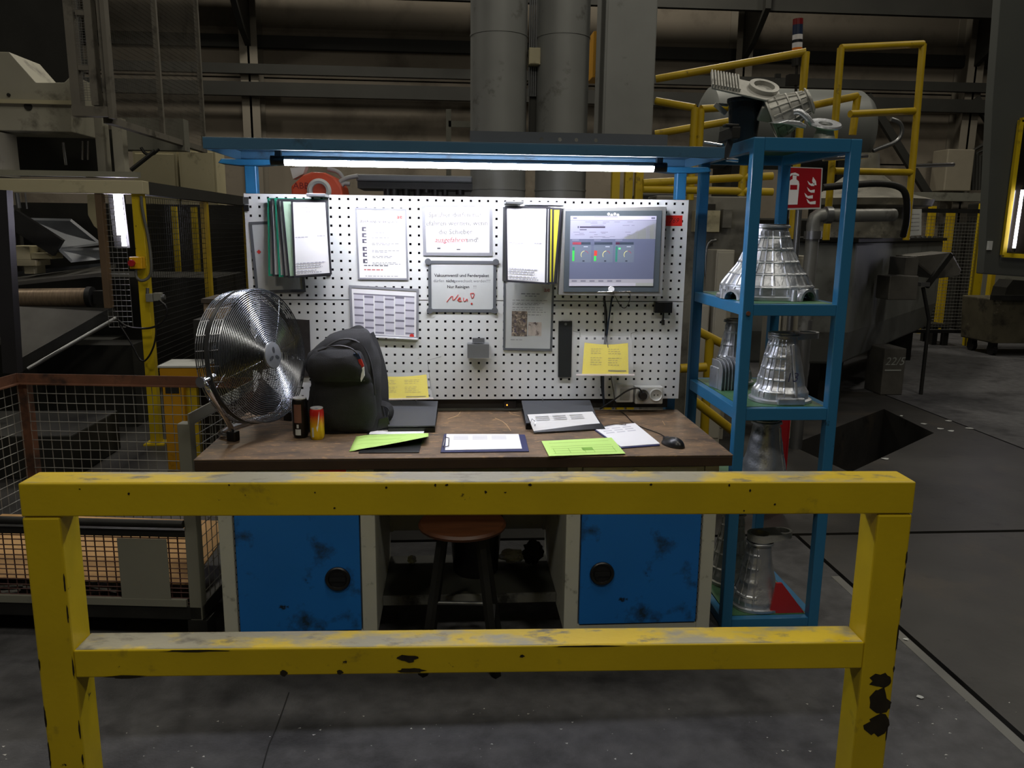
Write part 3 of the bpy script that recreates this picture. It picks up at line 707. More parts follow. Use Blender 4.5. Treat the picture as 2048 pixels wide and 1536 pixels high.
# stylus with magnet on the monitor rim
t = thing('stylus', 'black stylus held by a round white magnet on the monitor rim', 'stylus', W(1222, 582, -.075))
m = MB(); c = W(1222, 578, -.068); m.cyl(c, c + Vector((0, -.012, 0)), .013, n=20); m.build('magnet', PAPER, t, smooth=40)
m = MB(); m.ptube([(1195, 584, -.083), (1262, 583, -.083)], .0022); m.build('pen', CHROME, t, smooth=60)
m = MB(); m.ptube([(1225, 583, -.085), (1258, 584, -.085), (1261, 592, -.08), (1258, 606, -.03), (1250, 618, -.01), (1240, 612, -.01), (1232, 596, -.03), (1226, 584, -.08)], .0016, 6, smooth=2); m.build('cord', BLACKP, t, smooth=60)
# cables hanging from the monitor
def cable(name, label, pts, r, material=BLACKP):
    m = MB(); m.ptube(pts, r, 8, smooth=2); return tag(m.build(name, material, smooth=60), label, 'cable')
cable('monitor_cable', 'thick black monitor cable hanging behind the yellow sheet down to the worktop', [(1208, 596, -.03), (1214, 640, -.012), (1210, 690, -.012), (1202, 740, -.012), (1205, 790, -.012), (1212, 812, -.012)], .0055)
cable('network_cable', 'dark twisted network cable hanging beside the monitor cable', [(1224, 594, -.03), (1216, 650, -.02), (1210, 700, -.024), (1206, 760, -.03), (1208, 812, -.026)], .004, mat('dark_blue_cable', '#1f2a36', .4))
cable('thin_black_cable', 'thin black cable looping from the monitor down past the yellow sheet', [(1210, 600, -.04), (1208, 640, -.035), (1216, 690, -.04), (1222, 755, -.035), (1230, 800, -.03), (1226, 818, -.03)], .0017)
# red tape label
q = Quad([(1332, 431), (1365, 431), (1364, 452), (1331, 452)], -.0004); t = thing('red_tape_label', 'bright red tape label with a handwritten number next to the monitor', 'label', base(q))
m = MB(); q.slab(m, 0, 0, 1, 1, 0, .0006); m.build('tape', REDT, t); m = MB(); q.text(m, '769', .48, .5, .03, italic=True, o=.0009); m.build('number', mat('dark_red_marker', '#6b140f', .7), t, fix=False)
# ruler strip, cable box, mat, metal holder
t = thing('black_ruler_strip', 'flat black steel strip hung on the lower panel beside the yellow sheet', 'strip', W(1130, 752, -.004))
q = Quad([(1117, 642), (1144, 642), (1142, 754), (1116, 754)], -.002); m = MB(); q.slab(m, 0, 0, 1, 1, 0, .006); m.build('blade', mat('black_oxide_steel', '#2f3133', .5, .4), t)
m = MB(); c = q.p(.52, .05, .006); m.cyl(c, c + q.n * .003, .006, n=12); m.build('screw', STEEL, t)
t = thing('cable_box', 'small black box with a short hanging plug under the monitor', 'box', W(1327, 628, -.004))
m = MB(); m.pbox(1310, 604, 1345, 626, -.028, .026); m.build('housing', BLACKP, t, bevel=.002)
m = MB(); m.ptube([(1327, 624, -.012), (1326, 640, -.012)], .004).ptube([(1326, 640, -.012), (1326, 650, -.012)], .0075); m.build('plug', BLACKP, t, smooth=50)
m = MB(); q = Quad([(575, 637), (619, 640), (623, 752), (580, 752)], -.003); q.slab(m, 0, 0, 1, 1, 0, .005)
tag(m.build('dark_mat', mat('dark_brown_mat', '#2c2825', .7, var=.3, vscale=30)), 'dark brown board hung on the lower panel between fan and backpack', 'board')
t = thing('square_cup_holder', 'small grey steel holder box with a round opening on the lower panel', 'holder', W(956, 716, -.03))
a = W(935, 691, -.055); b = W(978, 716, -.055); H_ = mat('holder_steel', '#7d7f80', .4, .5)
zt = a.z + .004; zb = b.z; cx = (a.x + b.x) / 2; hol = [(cx + .03 * math.cos(k * .3927), -.032 + .02 * math.sin(k * .3927), zt) for k in range(16)]
m = MB(); m.box(a.x, b.x, -.057, -.055, zb, zt).box(a.x, a.x + .002, -.055, -.004, zb, zt).box(b.x - .002, b.x, -.055, -.004, zb, zt).box(a.x, b.x, -.055, -.004, zb, zb + .002)
m.prism([(a.x, -.057, zt), (b.x, -.057, zt), (b.x, -.004, zt), (a.x, -.004, zt)], (0, 0, .002), [hol]); m.build('box', H_, t)
m = MB(); m.pbox(945, 676, 969, 686, -.004, .003); m.build('hook_plate', H_, t)
# sockets
t = thing('switch_box', 'single grey surface switch box under the lower panel', 'switch', W(1248, 805, -.02))
SG = mat('socket_grey', '#b4b5b0', .4, var=.05)
m = MB(); m.pbox(1233, 769, 1267, 805, -.05, .048); m.build('housing', SG, t, bevel=.004)
m = MB(); m.pbox(1240, 777, 1260, 800, -.054, .004); m.build('rocker', mat('socket_dull', '#8b8c88', .4), t, bevel=.002)
t = thing('double_socket', 'double grey surface power socket with one black plug in it', 'socket', W(1299, 808, -.02))
m = MB(); m.pbox(1271, 774, 1326, 808, -.05, .048); m.build('housing', SG, t, bevel=.004)
for x in (1285, 1312):
    c = W(x, 790, -.05); m = MB(); Mx = Matrix.Translation(c) @ Matrix.Rotation(math.pi / 2, 4, 'X')
    m.lathe([(.031, -.001), (.031, .004), (.027, .006), (.024, .001), (.022, -.0), (0, .0005)], 24, Mx); o = m.build('socket_ring', SG if x > 1300 else mat('socket_dull', '#8b8c88', .4), t, smooth=40)
    m = MB(); m.cyl(c + Vector((-.008, -.001, 0)), c + Vector((-.008, -.002, 0)), .003, n=10).cyl(c + Vector((.008, -.001, 0)), c + Vector((.008, -.002, 0)), .003, n=10); m.build('contact', BLACKP, o)
t = thing('power_plug', 'black power plug and cable in the double socket', 'plug', W(1285, 800, -.06))
c = W(1285, 790, -.052); m = MB(); m.cyl(c, c + Vector((0, -.03, 0)), .019, .016, n=18); m.build('plug_body', BLACKP, t, smooth=40)
m = MB(); m.ptube([(1284, 786, -.08), (1278, 774, -.085), (1255, 780, -.085), (1235, 795, -.07), (1215, 808, -.05), (1200, 818, -.03)], .004, smooth=2); m.build('cord', BLACKP, t, smooth=60)
# timber strip and small indicator under the panel
m = MB(); m.box(-.93, .93, .022, .05, .865, .909); tag(m.build('cable_tray', mat('dark_cable_tray', '#2a2a28', .7, var=.2)), 'dark cable tray behind the gap under the lower panel', 'tray')
t = thing('indicator_unit', 'small dark box with an orange indicator lamp under the lower panel', 'indicator', W(1018, 815, .02))
m = MB(); m.pbox(1008, 803, 1032, 817, .004, .016); m.build('housing', BLACKP, t); m = MB(); c = W(1014, 810, .003); m.cyl(c, c + Vector((0, -.002, 0)), .003, n=10); m.build('lamp', emit('orange_led', '#ff8a2a', 6), t)
# ================================================================== THINGS ON THE WORKTOP
# fan
foot = G(464, 884, DZ)
az = math.radians(66)                       # faces right of the camera
Rf = .262
hub = W(508, 713, -.42)
FZ = hub.z - DZ
t = thing('floor_fan', 'round chrome wire-grille fan on a tube stand at the end of the worktop', 'fan', (hub.x, hub.y, DZ), az, local=True)
tilt = Matrix.Translation((0, 0, FZ)) @ Matrix.Rotation(math.radians(-7), 4, 'X')     # local front = -Y
TH = .105
FW = mat('fan_chrome_wire', '#86898f', .27, 1.0, var=.05)
def dome(r): return -.036 * (1 - (r / Rf) ** 2)
m = MB()
nr = 30
for k in range(nr):
    r = .052 + (Rf - .056) * k / (nr - 1)
    m.tube([tilt @ Vector((r * math.cos(a), dome(r) - TH / 2, r * math.sin(a))) for a in [2 * math.pi * i / 56 for i in range(56)]], .00155, 4, closed=True)
for k in range(8):
    a = 2 * math.pi * k / 8 + .2
    m.tube([tilt @ Vector((r * math.cos(a), dome(r) - TH / 2 + .002, r * math.sin(a))) for r in (.05, .1, .15, .2, .25)], .0016, 4)
m.build('front_grille', FW, t, smooth=60, kind='stuff')
m = MB()
for k in range(16):
    r = .08 + (Rf - .085) * k / 15
    m.tube([tilt @ Vector((r * math.cos(a), TH / 2 + .03 * (1 - (r / Rf) ** 2), r * math.sin(a))) for a in [2 * math.pi * i / 40 for i in range(40)]], .0015, 3, closed=True)
for k in range(12):
    a = 2 * math.pi * k / 12; m.tube([tilt @ Vector((r * math.cos(a), TH / 2 + .03 * (1 - (r / Rf) ** 2), r * math.sin(a))) for r in (.05, .15, .258)], .0015, 4)
m.build('rear_grille', FW, t, kind='stuff')
m = MB()
for k in range(11):
    y = -TH / 2 + TH * k / 10
    m.tube([tilt @ Vector((Rf * math.cos(a), y, Rf * math.sin(a))) for a in [2 * math.pi * i / 56 for i in range(56)]], .0017, 4, closed=True)
for k in range(28):
    a = 2 * math.pi * k / 28; m.tube([tilt @ Vector((Rf * math.cos(a), y, Rf * math.sin(a))) for y in (-TH / 2, TH / 2)], .0016, 4)
m.build('side_grille', FW, t, kind='stuff')
Mr = tilt @ Matrix.Rotation(math.pi / 2, 4, 'X')
m = MB(); m.lathe([(Rf - .002, .008), (Rf + .004, .008), (Rf + .004, -.008), (Rf - .002, -.008), (Rf - .002, .008)], 56, Mr); m.build('rim_band', mat('fan_band', '#4a4b4d', .45, .6), t, smooth=40)
m = MB(); m.lathe([(0, .0), (.050, 0), (.053, .006), (.05, .012), (.02, .0155), (0, .016)], 32, tilt @ Matrix.Translation((0, dome(0) - TH / 2 + .008, 0)) @ Matrix.Rotation(math.pi / 2, 4, 'X')); hb = m.build('hub_badge', mat('hub_grey', '#8d8f92', .35, .6), t, smooth=40)
m = MB()
for k in range(3):                            # three propeller blades of the badge mark
    a = math.radians(90 + 120 * k); cc = Vector((.02 * math.cos(a), dome(0) - TH / 2 - .0085, .02 * math.sin(a))); n = 12
    m.add([tilt @ (cc + Vector((.013 * math.cos(i * .5236) * math.cos(a) - .007 * math.sin(i * .5236) * math.sin(a), 0, .013 * math.cos(i * .5236) * math.sin(a) + .007 * math.sin(i * .5236) * math.cos(a)))) for i in range(n)], [tuple(range(n))])
m.build('badge_mark', mat('badge_dark', '#2b2d31', .5), hb, fix=False)
m = MB(); m.cyl(tilt @ Vector((0, -.05, 0)), tilt @ Vector((0, .07, 0)), .055, n=24); m.build('motor', DSTEEL, t, smooth=40)
for k in range(3):
    a0 = 2 * math.pi * k / 3 + .5; m = MB(); vs = []
    for i in range(7):
        r = .05 + .185 * i / 6
        for j in range(5):
            w = (j - 2) / 2 * (.42 + .25 * i / 6); aa = a0 + w
            vs.append(tilt @ Vector((r * math.cos(aa), -.02 + .035 * (j - 2) / 2 * (1 - .4 * i / 6), r * math.sin(aa))))
    m.add(vs, [(i * 5 + j, i * 5 + j + 1, i * 5 + j + 6, i * 5 + j + 5) for i in range(6) for j in range(4)])
    m.build('blade', mat('fan_blade', '#232527', .45, .2), t, smooth=60)
lx = Rf + .026; rr = .17; PZ = FZ - .05
fl = Matrix.Rotation(-az, 3, 'Z') @ (foot + Vector((0, .02, 0)) - Vector((hub.x, hub.y, DZ))); ff = fl.y; lf = -fl.x
path = [(-lx, 0, PZ), (-lx, -.02, PZ - .03), (-lf, ff, .05), (-lf, ff + .01, .014), (-lf + .03, rr, .014), (lx - .03, rr, .014), (lx, ff + .01, .014), (lx, ff, .05), (lx, -.02, PZ - .03), (lx, 0, PZ)]
m = MB(); m.tube(path, .0105, 12, smooth=2); m.build('stand', CHROME, t, smooth=60)
for s_ in (-1, 1):
    m = MB(); fx = -lf if s_ < 0 else lx; m.box(fx - .017, fx + .017, ff - .02, ff + .02, 0.0, .04); m.build('rubber_foot', BLACKP, t, bevel=.004)
    m = MB(); m.cyl((s_ * (lx + .012), 0, PZ), (s_ * (Rf - .03), 0, PZ + .01), .012, n=14).cyl((s_ * (lx + .02), 0, PZ), (s_ * (lx + .01), 0, PZ), .02, n=14); m.build('pivot_knob', CHROME, t, smooth=40)

# backpack: lofted body
bp0 = G(694, 868, DZ); BY = bp0.y
t = thing('backpack', 'black canvas backpack standing on the worktop between cans and binder', 'backpack', (bp0.x, BY + .12, DZ))
prof = [  # y pixel, left x, right x, depth
    (872, 622, 752, .20), (862, 616, 766, .235), (840, 618, 768, .24), (812, 618, 766, .25), (785, 621, 764, .255), (764, 626, 763, .26), (748, 622, 761, .265), (735, 616, 760, .265),
    (720, 613, 758, .26), (706, 618, 755, .25), (692, 632, 751, .235), (680, 646, 747, .215), (670, 662, 742, .185), (662, 684, 735, .14), (657, 702, 727, .07)]
def resample(P, n):
    out = []
    for i in range(n):
        s_ = i / (n - 1) * (len(P) - 1); k = min(int(s_), len(P) - 2); f = s_ - k
        out.append(tuple(P[k][j] * (1 - f) + P[k + 1][j] * f for j in range(len(P[0]))))
    return out
m = MB(); n = 44; rows = resample(prof, 40); vs = []
YC = BY + .12
for i, (py, xl, xr, dp) in enumerate(rows):
    a = W(xl, py, YC); b = W(xr, py, YC); cx = (a.x + b.x) / 2; hw = (b.x - a.x) / 2; z = max(a.z, DZ + .003)
    if i == 0: z = DZ + .003
    for j in range(n):
        th = 2 * math.pi * j / n; c, s_ = math.cos(th), math.sin(th); e = .62
        x = cx + hw * math.copysign(abs(c) ** e, c); y = YC + dp / 2 * math.copysign(abs(s_) ** e, s_)
        p = Vector((x, y, z)); nn = noise.noise(p * 12) * .012 + noise.noise(p * 30) * .005 if i > 2 else 0
        d = Vector((c, s_, 0)); vs.append(p + d * nn)
fs = [(i * n + j, i * n + (j + 1) % n, (i + 1) * n + (j + 1) % n, (i + 1) * n + j) for i in range(len(rows) - 1) for j in range(n)]
m.add(vs, fs + [tuple(range(n - 1, -1, -1)), tuple(range((len(rows) - 1) * n, len(rows) * n))]); body = m.build('main_bag', BLACKC, t, smooth=70)
# front pocket with hood-like top
m = MB(); rows = resample([(868, 626, 745, .02), (850, 622, 752, .045), (800, 626, 752, .05), (772, 634, 748, .045), (762, 630, 744, .04), (752, 622, 742, .075), (730, 616, 738, .095), (712, 618, 730, .09), (700, 628, 722, .06), (693, 648, 706, .01)], 26); vs = []; n = 36
YF = BY + .0
for i, (py, xl, xr, dp) in enumerate(rows):
    Yp = YF + .03
    a = W(xl, py, Yp); b = W(xr, py, Yp); cx = (a.x + b.x) / 2; hw = (b.x - a.x) / 2; z = max(a.z, DZ + .004)
    for j in range(n):
        th = 2 * math.pi * j / n; c, s_ = math.cos(th), math.sin(th); e = .75
        p = Vector((cx + hw * math.copysign(abs(c) ** e, c), Yp + dp * math.copysign(abs(s_) ** e, s_), z)); nn = noise.noise(p * 14) * .011 + noise.noise(p * 36) * .004
        vs.append(p + Vector((c, s_, 0)) * nn)
m.add(vs, [(i * n + j, i * n + (j + 1) % n, (i + 1) * n + (j + 1) % n, (i + 1) * n + j) for i in range(len(rows) - 1) for j in range(n)] + [tuple(range(n - 1, -1, -1)), tuple(range((len(rows) - 1) * n, len(rows) * n))])
m.build('front_pocket', BLACKC, t, smooth=70)
m = MB(); zp = [(636, 702, YF - .02), (668, 690, YF - .045), (700, 694, YF - .045), (716, 708, YF - .03), (724, 735, YF - .02), (728, 762, YF - .01)]
m.ptube(zp, .0035, 6, smooth=2); m.ptube([(640, 706, YF - .01), (668, 682, YF + .01), (700, 676, YF + .01), (728, 690, YF + .02), (744, 730, YF + .02), (750, 790, YF + .02)], .004, 6, smooth=2); m.build('zipper', mat('zipper_grey', '#3b3b3e', .4, .3), t, smooth=60)
m = MB(); m.use(mat('red_wrapper', '#b8322d', .4)); c = W(721, 728, YF - .035); m.prism([W(712, 720, YF - .034), W(722, 718, YF - .034), (W(728, 732, YF - .034)), W(718, 740, YF - .034)], (0, .01, 0))
m.use(PAPER).prism([W(718, 738, YF - .033), W(728, 734, YF - .033), W(729, 752, YF - .033), W(722, 764, YF - .033)], (0, .01, 0)); m.use(mat('blue_wrapper', '#1d2f4e', .5)).prism([W(706, 708, YF - .033), W(716, 706, YF - .033), W(722, 717, YF - .033), W(711, 720, YF - .033)], (0, .01, 0))
tag(m.build('snack_packet', None), 'red, white and blue packet sticking out of the open backpack pocket', 'packet')
def ribbon(pts, w, material, name, par, thick=.003):
    P = [Vector(p) for p in pts]
    for _ in range(2):
        Q = [P[0]]
        for i in range(len(P) - 1): Q += [P[i] * .75 + P[i + 1] * .25, P[i] * .25 + P[i + 1] * .75]
        P = Q + [P[-1]]
    m = MB(); vs = []
    for i, p in enumerate(P):
        d = (P[min(i + 1, len(P) - 1)] - P[max(i - 1, 0)]).normalized(); x = d.cross(Vector((0, 1, 0)))
        x = Vector((0, 1, 0)) if x.length < .05 else Vector((0, 1, 0)) * .8 + x.normalized() * .6
        x.normalize(); k = d.cross(x).normalized() * thick
        vs += [p - x * w / 2 - k / 2, p + x * w / 2 - k / 2, p + x * w / 2 + k / 2, p - x * w / 2 + k / 2]
    fs = [(4 * i + j, 4 * i + (j + 1) % 4, 4 * i + 4 + (j + 1) % 4, 4 * i + 4 + j) for i in range(len(P) - 1) for j in range(4)]
    m.add(vs, fs + [(3, 2, 1, 0), tuple(len(vs) - 4 + j for j in range(4))]); return m.build(name, material, par, smooth=50)
ribbon([W(738, 668, YC + .06), W(752, 700, YC + .05), W(766, 750, YC + .03), W(768, 800, YC), W(766, 835, YC)], .05, BLACKC, 'shoulder_strap', t, .012)
ribbon([W(762, 806, YC - .03), W(778, 810, YC - .04), W(784, 824, YC - .05), W(778, 840, YC - .06), (W(762, 848, YC - .06))], .03, BLACKC, 'side_strap', t)
ribbon([W(700, 662, YC), W(712, 655, YC), W(722, 655, YC), W(726, 661, YC)], .025, BLACKC, 'carry_loop', t)
m = MB(); m.prism([W(758, 838, YC - .09), W(776, 834, YC - .09), W(780, 852, YC - .09), W(752, 862, YC - .09)], (0, .015, 0)); m.build('strap_buckle', BLACKP, t, bevel=.002)

# cans
def can(px, py_top, py_bot, r, label, body_m, extra):
    p = G(px, py_bot, DZ); t = thing('drink_can', label, 'can', (p.x, p.y + r, DZ), local=True)
    h = W(px, py_top, p.y + r).z - DZ
    m = MB(); m.lathe([(0, .004), (r * .72, .004), (r * .78, 0), (r * .9, .006), (r, .016), (r, h - .018), (r * .93, h - .008), (r * .86, h - .004)], 40); m.build('body', body_m, t, smooth=40)
    m = MB(); m.lathe([(r * .86, h - .004), (r * .89, h - .001), (r * .87, h + .001), (r * .84, h - .001), (r * .82, h - .007), (0, h - .007)], 40); m.build('lid', mat('can_lid', '#cfcfd2', .35, .3), t, smooth=40)
    m = MB(); m.lathe([(.004, h - .006), (.010, h - .006), (.010, h - .0035), (.004, h - .0035), (.004, h - .006)], 14, Matrix.Translation((0, -.006, 0)) @ Matrix.Scale(1, 4)); m.build('ring_pull', extra, t, smooth=40)
    return t, h, r
def patch(t, r, h, a0, a1, z0, z1, material, name):
    m = MB(); n = 10; vs = []
    for i in range(n + 1):
        a = math.radians(a0 + (a1 - a0) * i / n)
        for z in (z0, z1): vs.append((r * 1.006 * math.cos(a), r * 1.006 * math.sin(a), z))
    m.add(vs, [(2 * i, 2 * i + 2, 2 * i + 3, 2 * i + 1) for i in range(n)]); return m.build(name, material, t, smooth=60, fix=False)
t, h, r = can(599, 795, 878, .031, 'tall black drink can with a brown label next to the fan', mat('black_can', '#141210', .3, .3), STEEL)
patch(t, r, h, 232, 290, h * .40, h * .86, mat('brown_can_label', '#7b5547', .4, .2), 'brown_label')
patch(t, r, h, 240, 282, .015, h * .24, PAPERG, 'info_label'); patch(t, r, h, 252, 268, h * .27, h * .36, PAPERG, 'recycling_mark')
cm = mat('fruit_can', '#c42b20', .3, .3)
nt = cm.node_tree; b_ = nt.nodes['Principled BSDF']
tc = nt.nodes.new('ShaderNodeTexCoord'); sp = nt.nodes.new('ShaderNodeSeparateXYZ'); nt.links.new(tc.outputs['Object'], sp.inputs[0])
mr = nt.nodes.new('ShaderNodeMapRange'); mr.inputs[1].default_value = .0; mr.inputs[2].default_value = .14; nt.links.new(sp.outputs[2], mr.inputs[0])
cr = nt.nodes.new('ShaderNodeValToRGB'); cr.color_ramp.elements[0].color = C('#e6c21a'); cr.color_ramp.elements[0].position = .3; cr.color_ramp.elements[1].color = C('#c22620'); cr.color_ramp.elements[1].position = .72
nt.links.new(mr.outputs[0], cr.inputs[0]); nt.links.new(cr.outputs[0], b_.inputs['Base Color'])
t, h, r = can(633, 815, 881, .028, 'short red and yellow drink can in front of the backpack', cm, mat('blue_tab', '#2a3fb0', .4))
m = MB(); vs = []
for a, z in ((272, .05), (292, .10), (300, .118), (296, .085), (288, .055), (280, .035)):
    a = math.radians(a); vs.append((r * 1.008 * math.cos(a), r * 1.008 * math.sin(a), z))
m.add(vs, [tuple(range(6))]); m.build('white_flash', PAPER, t, fix=False)
patch(t, r, h, 232, 250, .012, h * .4, PAPERG, 'info_label')

# ring binders leaning on the panel foot
def binder(px, label):
    q = Quad(px, -.02)
    bl_, br_ = G(*px[3], DZ + .03), G(*px[2], DZ + .03); tl, tr = W(*px[0], -.012), W(*px[1], -.012)
    t = thing('ring_binder', label, 'binder', ((bl_.x + br_.x) / 2, bl_.y, DZ), group='open ring binders')
    n_ = (br_ - bl_).cross(tl - bl_).normalized()
    if n_.z < 0: n_ = -n_
    m = MB(); m.prism([bl_, br_, tr, tl], -n_ * .006); m.build('cover', DGREY, t, bevel=.001)
    m = MB(); lo = [Vector((p.x, p.y + .004, DZ + .001)) for p in (bl_, br_)]; hi = [Vector((p.x, p.y, p.z - .01)) for p in (bl_, br_)]
    m.prism([lo[0], lo[1], Vector((tr.x, tr.y, DZ + .001)), Vector((tl.x, tl.y, DZ + .001))], (0, 0, .018)); m.build('lower_cover', BLACKP, t)
    m = MB()
    for u in (.30, .58):
        p = tl.lerp(tr, u) + Vector((0, -.02, -.004)); m.tube([p + Vector((0, -.004, .0)), p + Vector((0, -.006, .016)), p + Vector((0, .006, .018))], .0022, 8)
    m.build('ring', CHROME, t, smooth=60)
    return t
binder([(772, 801), (876, 802), (870, 851), (776, 852)], 'open dark grey ring binder leaning below the panel behind the backpack')
binder([(1043, 801), (1180, 800), (1196, 840), (1052, 846)], 'open dark grey ring binder leaning below the panel behind a black clipboard')
# sheets and clipboards
SLOPE = 0.0
def flat(pxs, z0, z1, m):
    m.prism([G(x, y, z1 + (SLOPE if k < 2 else 0)) for k, (x, y) in enumerate(pxs)], (0, 0, z0 - z1))
def board(name, label, cat, pxs, mat_, z0, th, paper=None, pz=.0015, clip=None, clipm=CHROME, lines=0, pmat=PAPER):
    c = G(*pxs[3], z0); t = thing(name, label, cat, (c.x, c.y, z0))
    m = MB(); flat(pxs, z0, z0 + th, m); m.build('board', mat_, t, bevel=.001)
    if paper:
        m = MB(); flat(paper, z0 + th, z0 + th + pz, m); s_ = m.build('paper', pmat, t)
        m = MB(); P = [G(x, y, z0 + th + pz + .0004 + (SLOPE if k < 2 else 0)) for k, (x, y) in enumerate(paper)]
        def p(u, v): return P[0].lerp(P[1], u).lerp(P[3].lerp(P[2], u), v)
        for k in range(lines):
            v = .12 + .1 * (k % 3); u = .1 + .26 * (k // 3); m.quad(p(u, v + .04), p(u + .2, v + .04), p(u + .2, v), p(u, v))
        if lines: m.build('print', mat('paper_grey_print', '#c3c3ca', .8), s_, fix=False)
    if clip:
        m = MB(); m.tube([G(x, y, z0 + th + .006) for x, y in clip], .002, 6); m.build('clip', clipm, t, smooth=50)
    return t
board('clipboard', 'dark blue clipboard with a white form in the middle of the worktop', 'clipboard', [(888, 868), (1050, 869), (1058, 902), (881, 904)], mat('navy_board', '#2c2f5a', .5), DZ + .0005, .004,
      [(893, 868), (1037, 868), (1044, 897), (890, 900)], clip=[(886, 892), (890, 874), (898, 876), (897, 892), (888, 894)], lines=9)
SLOPE = .06
board('clipboard', 'black clipboard with a white form leaning on the ring binder near the sockets', 'clipboard', [(1053, 829), (1186, 823), (1211, 857), (1068, 865)], BLACKP, DZ + .004, .004,
      [(1055, 829), (1185, 823), (1206, 856), (1068, 864)], clip=None, lines=9)
m = MB(); m.tube([G(1061, 845, DZ + .046), G(1064, 838, DZ + .056), G(1071, 843, DZ + .05), G(1070, 852, DZ + .035)], .002, 6); m.build('clip', CHROME, bpy.data.objects['clipboard.001'], smooth=50)
SLOPE = 0.0
board('clipboard', 'blue-backed clipboard with a white printed list under the green form', 'clipboard', [(1184, 856), (1268, 847), (1320, 890), (1240, 896)], mat('navy_board', '#2c2f5a', .5), DZ + .0005, .004,
      [(1186, 855), (1270, 846), (1320, 887), (1242, 893)], clip=[(1208, 853), (1228, 849), (1251, 850), (1251, 846)], lines=9)
board('clipboard', 'dark clipboard with white paper and the curled green form on it, by the backpack', 'clipboard', [(740, 853), (853, 853), (838, 904), (717, 905)], BLACKP, DZ + .0005, .004,
      [(745, 856), (850, 853), (847, 868), (738, 868)], clip=[(752, 855), (765, 851), (795, 851), (800, 854)], lines=6)
m = MB(); P = [G(x, y, DZ + .0062) for x, y in ((1083, 882), (1223, 875), (1251, 907), (1098, 912))]; m.prism(P, (0, 0, -.0008))
t = tag(m.build('green_form', LIME), 'flat lime green printed form lying near the mouse', 'paper')
def print_grid(P, par, o, mat_):
    m = MB(); p = lambda u, v: P[0].lerp(P[1], u).lerp(P[3].lerp(P[2], u), v) + Vector((0, 0, o))
    for v in (.18, .42, .55, .7, .86): m.quad(p(.08, v + .015), p(.92, v + .015), p(.92, v), p(.08, v))
    for u in (.1, .3, .5, .62, .9): m.quad(p(u, .86), p(u + .006, .86), p(u + .006, .55), p(u, .55))
    m.quad(p(.48, .74), p(.62, .74), p(.62, .56), p(.48, .56)); return m.build('print', mat_, par, fix=False)
print_grid(P, t, .0003, mat('green_print', '#7fb045', .8))
# curled green form
m = MB(); nu, nv = 16, 8; P = [G(x, y, DZ + .008) for x, y in ((712, 870), (857, 866), (856, 893), (698, 900))]; vs = []
for i in range(nu + 1):
    for j in range(nv + 1):
        u, v = i / nu, j / nv; p = P[0].lerp(P[1], u).lerp(P[3].lerp(P[2], u), v)
        k = max(0, u + v - 1.05); p.z += .028 * k ** 1.2; p.y += .055 * k ** 1.3
        if u < .15: p.z -= .006 * (1 - u / .15)
        vs.append(p)
m.add(vs, [(i * (nv + 1) + j, (i + 1) * (nv + 1) + j, (i + 1) * (nv + 1) + j + 1, i * (nv + 1) + j + 1) for i in range(nu) for j in range(nv)])
o = m.build('green_form', LIME, smooth=60); sm = o.modifiers.new('s', 'SOLIDIFY'); sm.thickness = .0006; o.data.materials.append(LIMEB); sm.material_offset = 1
tag(o, 'lime green printed form with one curled-up corner beside the backpack', 'paper')
m = MB()
for v in (1, 3, 5):
    for i in range(1, 11): 
        a, b = vs[i * 9 + v], vs[(i + 1) * 9 + v]; c_ = Vector((0, -.002, 0)); u_ = Vector((0, 0, .0012))
        if i + v < 13: m.quad(a + c_ + u_, b + c_ + u_, b + u_, a + u_)
m.build('print', mat('green_print', '#7fb045', .8), o, fix=False)
# mouse
p = G(1352, 898, DZ); t = thing('computer_mouse', 'black computer mouse with cable at the rack end of the worktop', 'mouse', (p.x, p.y + .05, DZ), math.radians(28), local=True)
bm = bmesh.new(); bmesh.ops.create_uvsphere(bm, u_segments=28, v_segments=18, radius=1)
for v in bm.verts:
    x, y, z = v.co; v.co = Vector((x * .032 * (1 - .12 * y), y * .058, max(z, -.0) * .036 * (1 - .22 * y + .0)))
me = bpy.data.meshes.new('shell'); bm.to_mesh(me); bm.free(); me.materials.append(mat('mouse_black', '#1a1a1c', .32)); me.polygons.foreach_set('use_smooth', [True] * len(me.polygons))
o = bpy.data.objects.new('shell', me); COL.objects.link(o); o.parent = t
m = MB(); m.cyl((-.004, .03, .021), (.004, .03, .021), .010, n=16); m.build('scroll_wheel', DGREY, t, smooth=40)
m = MB(); m.box(-.0006, .0006, .02, .056, .008, .025); m.build('button_seam', BLACKP, t)
P = [G(x, y, DZ + .004) for x, y in ((1336, 878), (1322, 868), (1300, 860), (1276, 852), (1262, 842), (1252, 830), (1240, 822))]
m = MB(); m.tube(P, .002, 6, smooth=2); tag(m.build('mouse_cable', BLACKP, smooth=60), 'thin black mouse cable snaking across the worktop', 'cable')
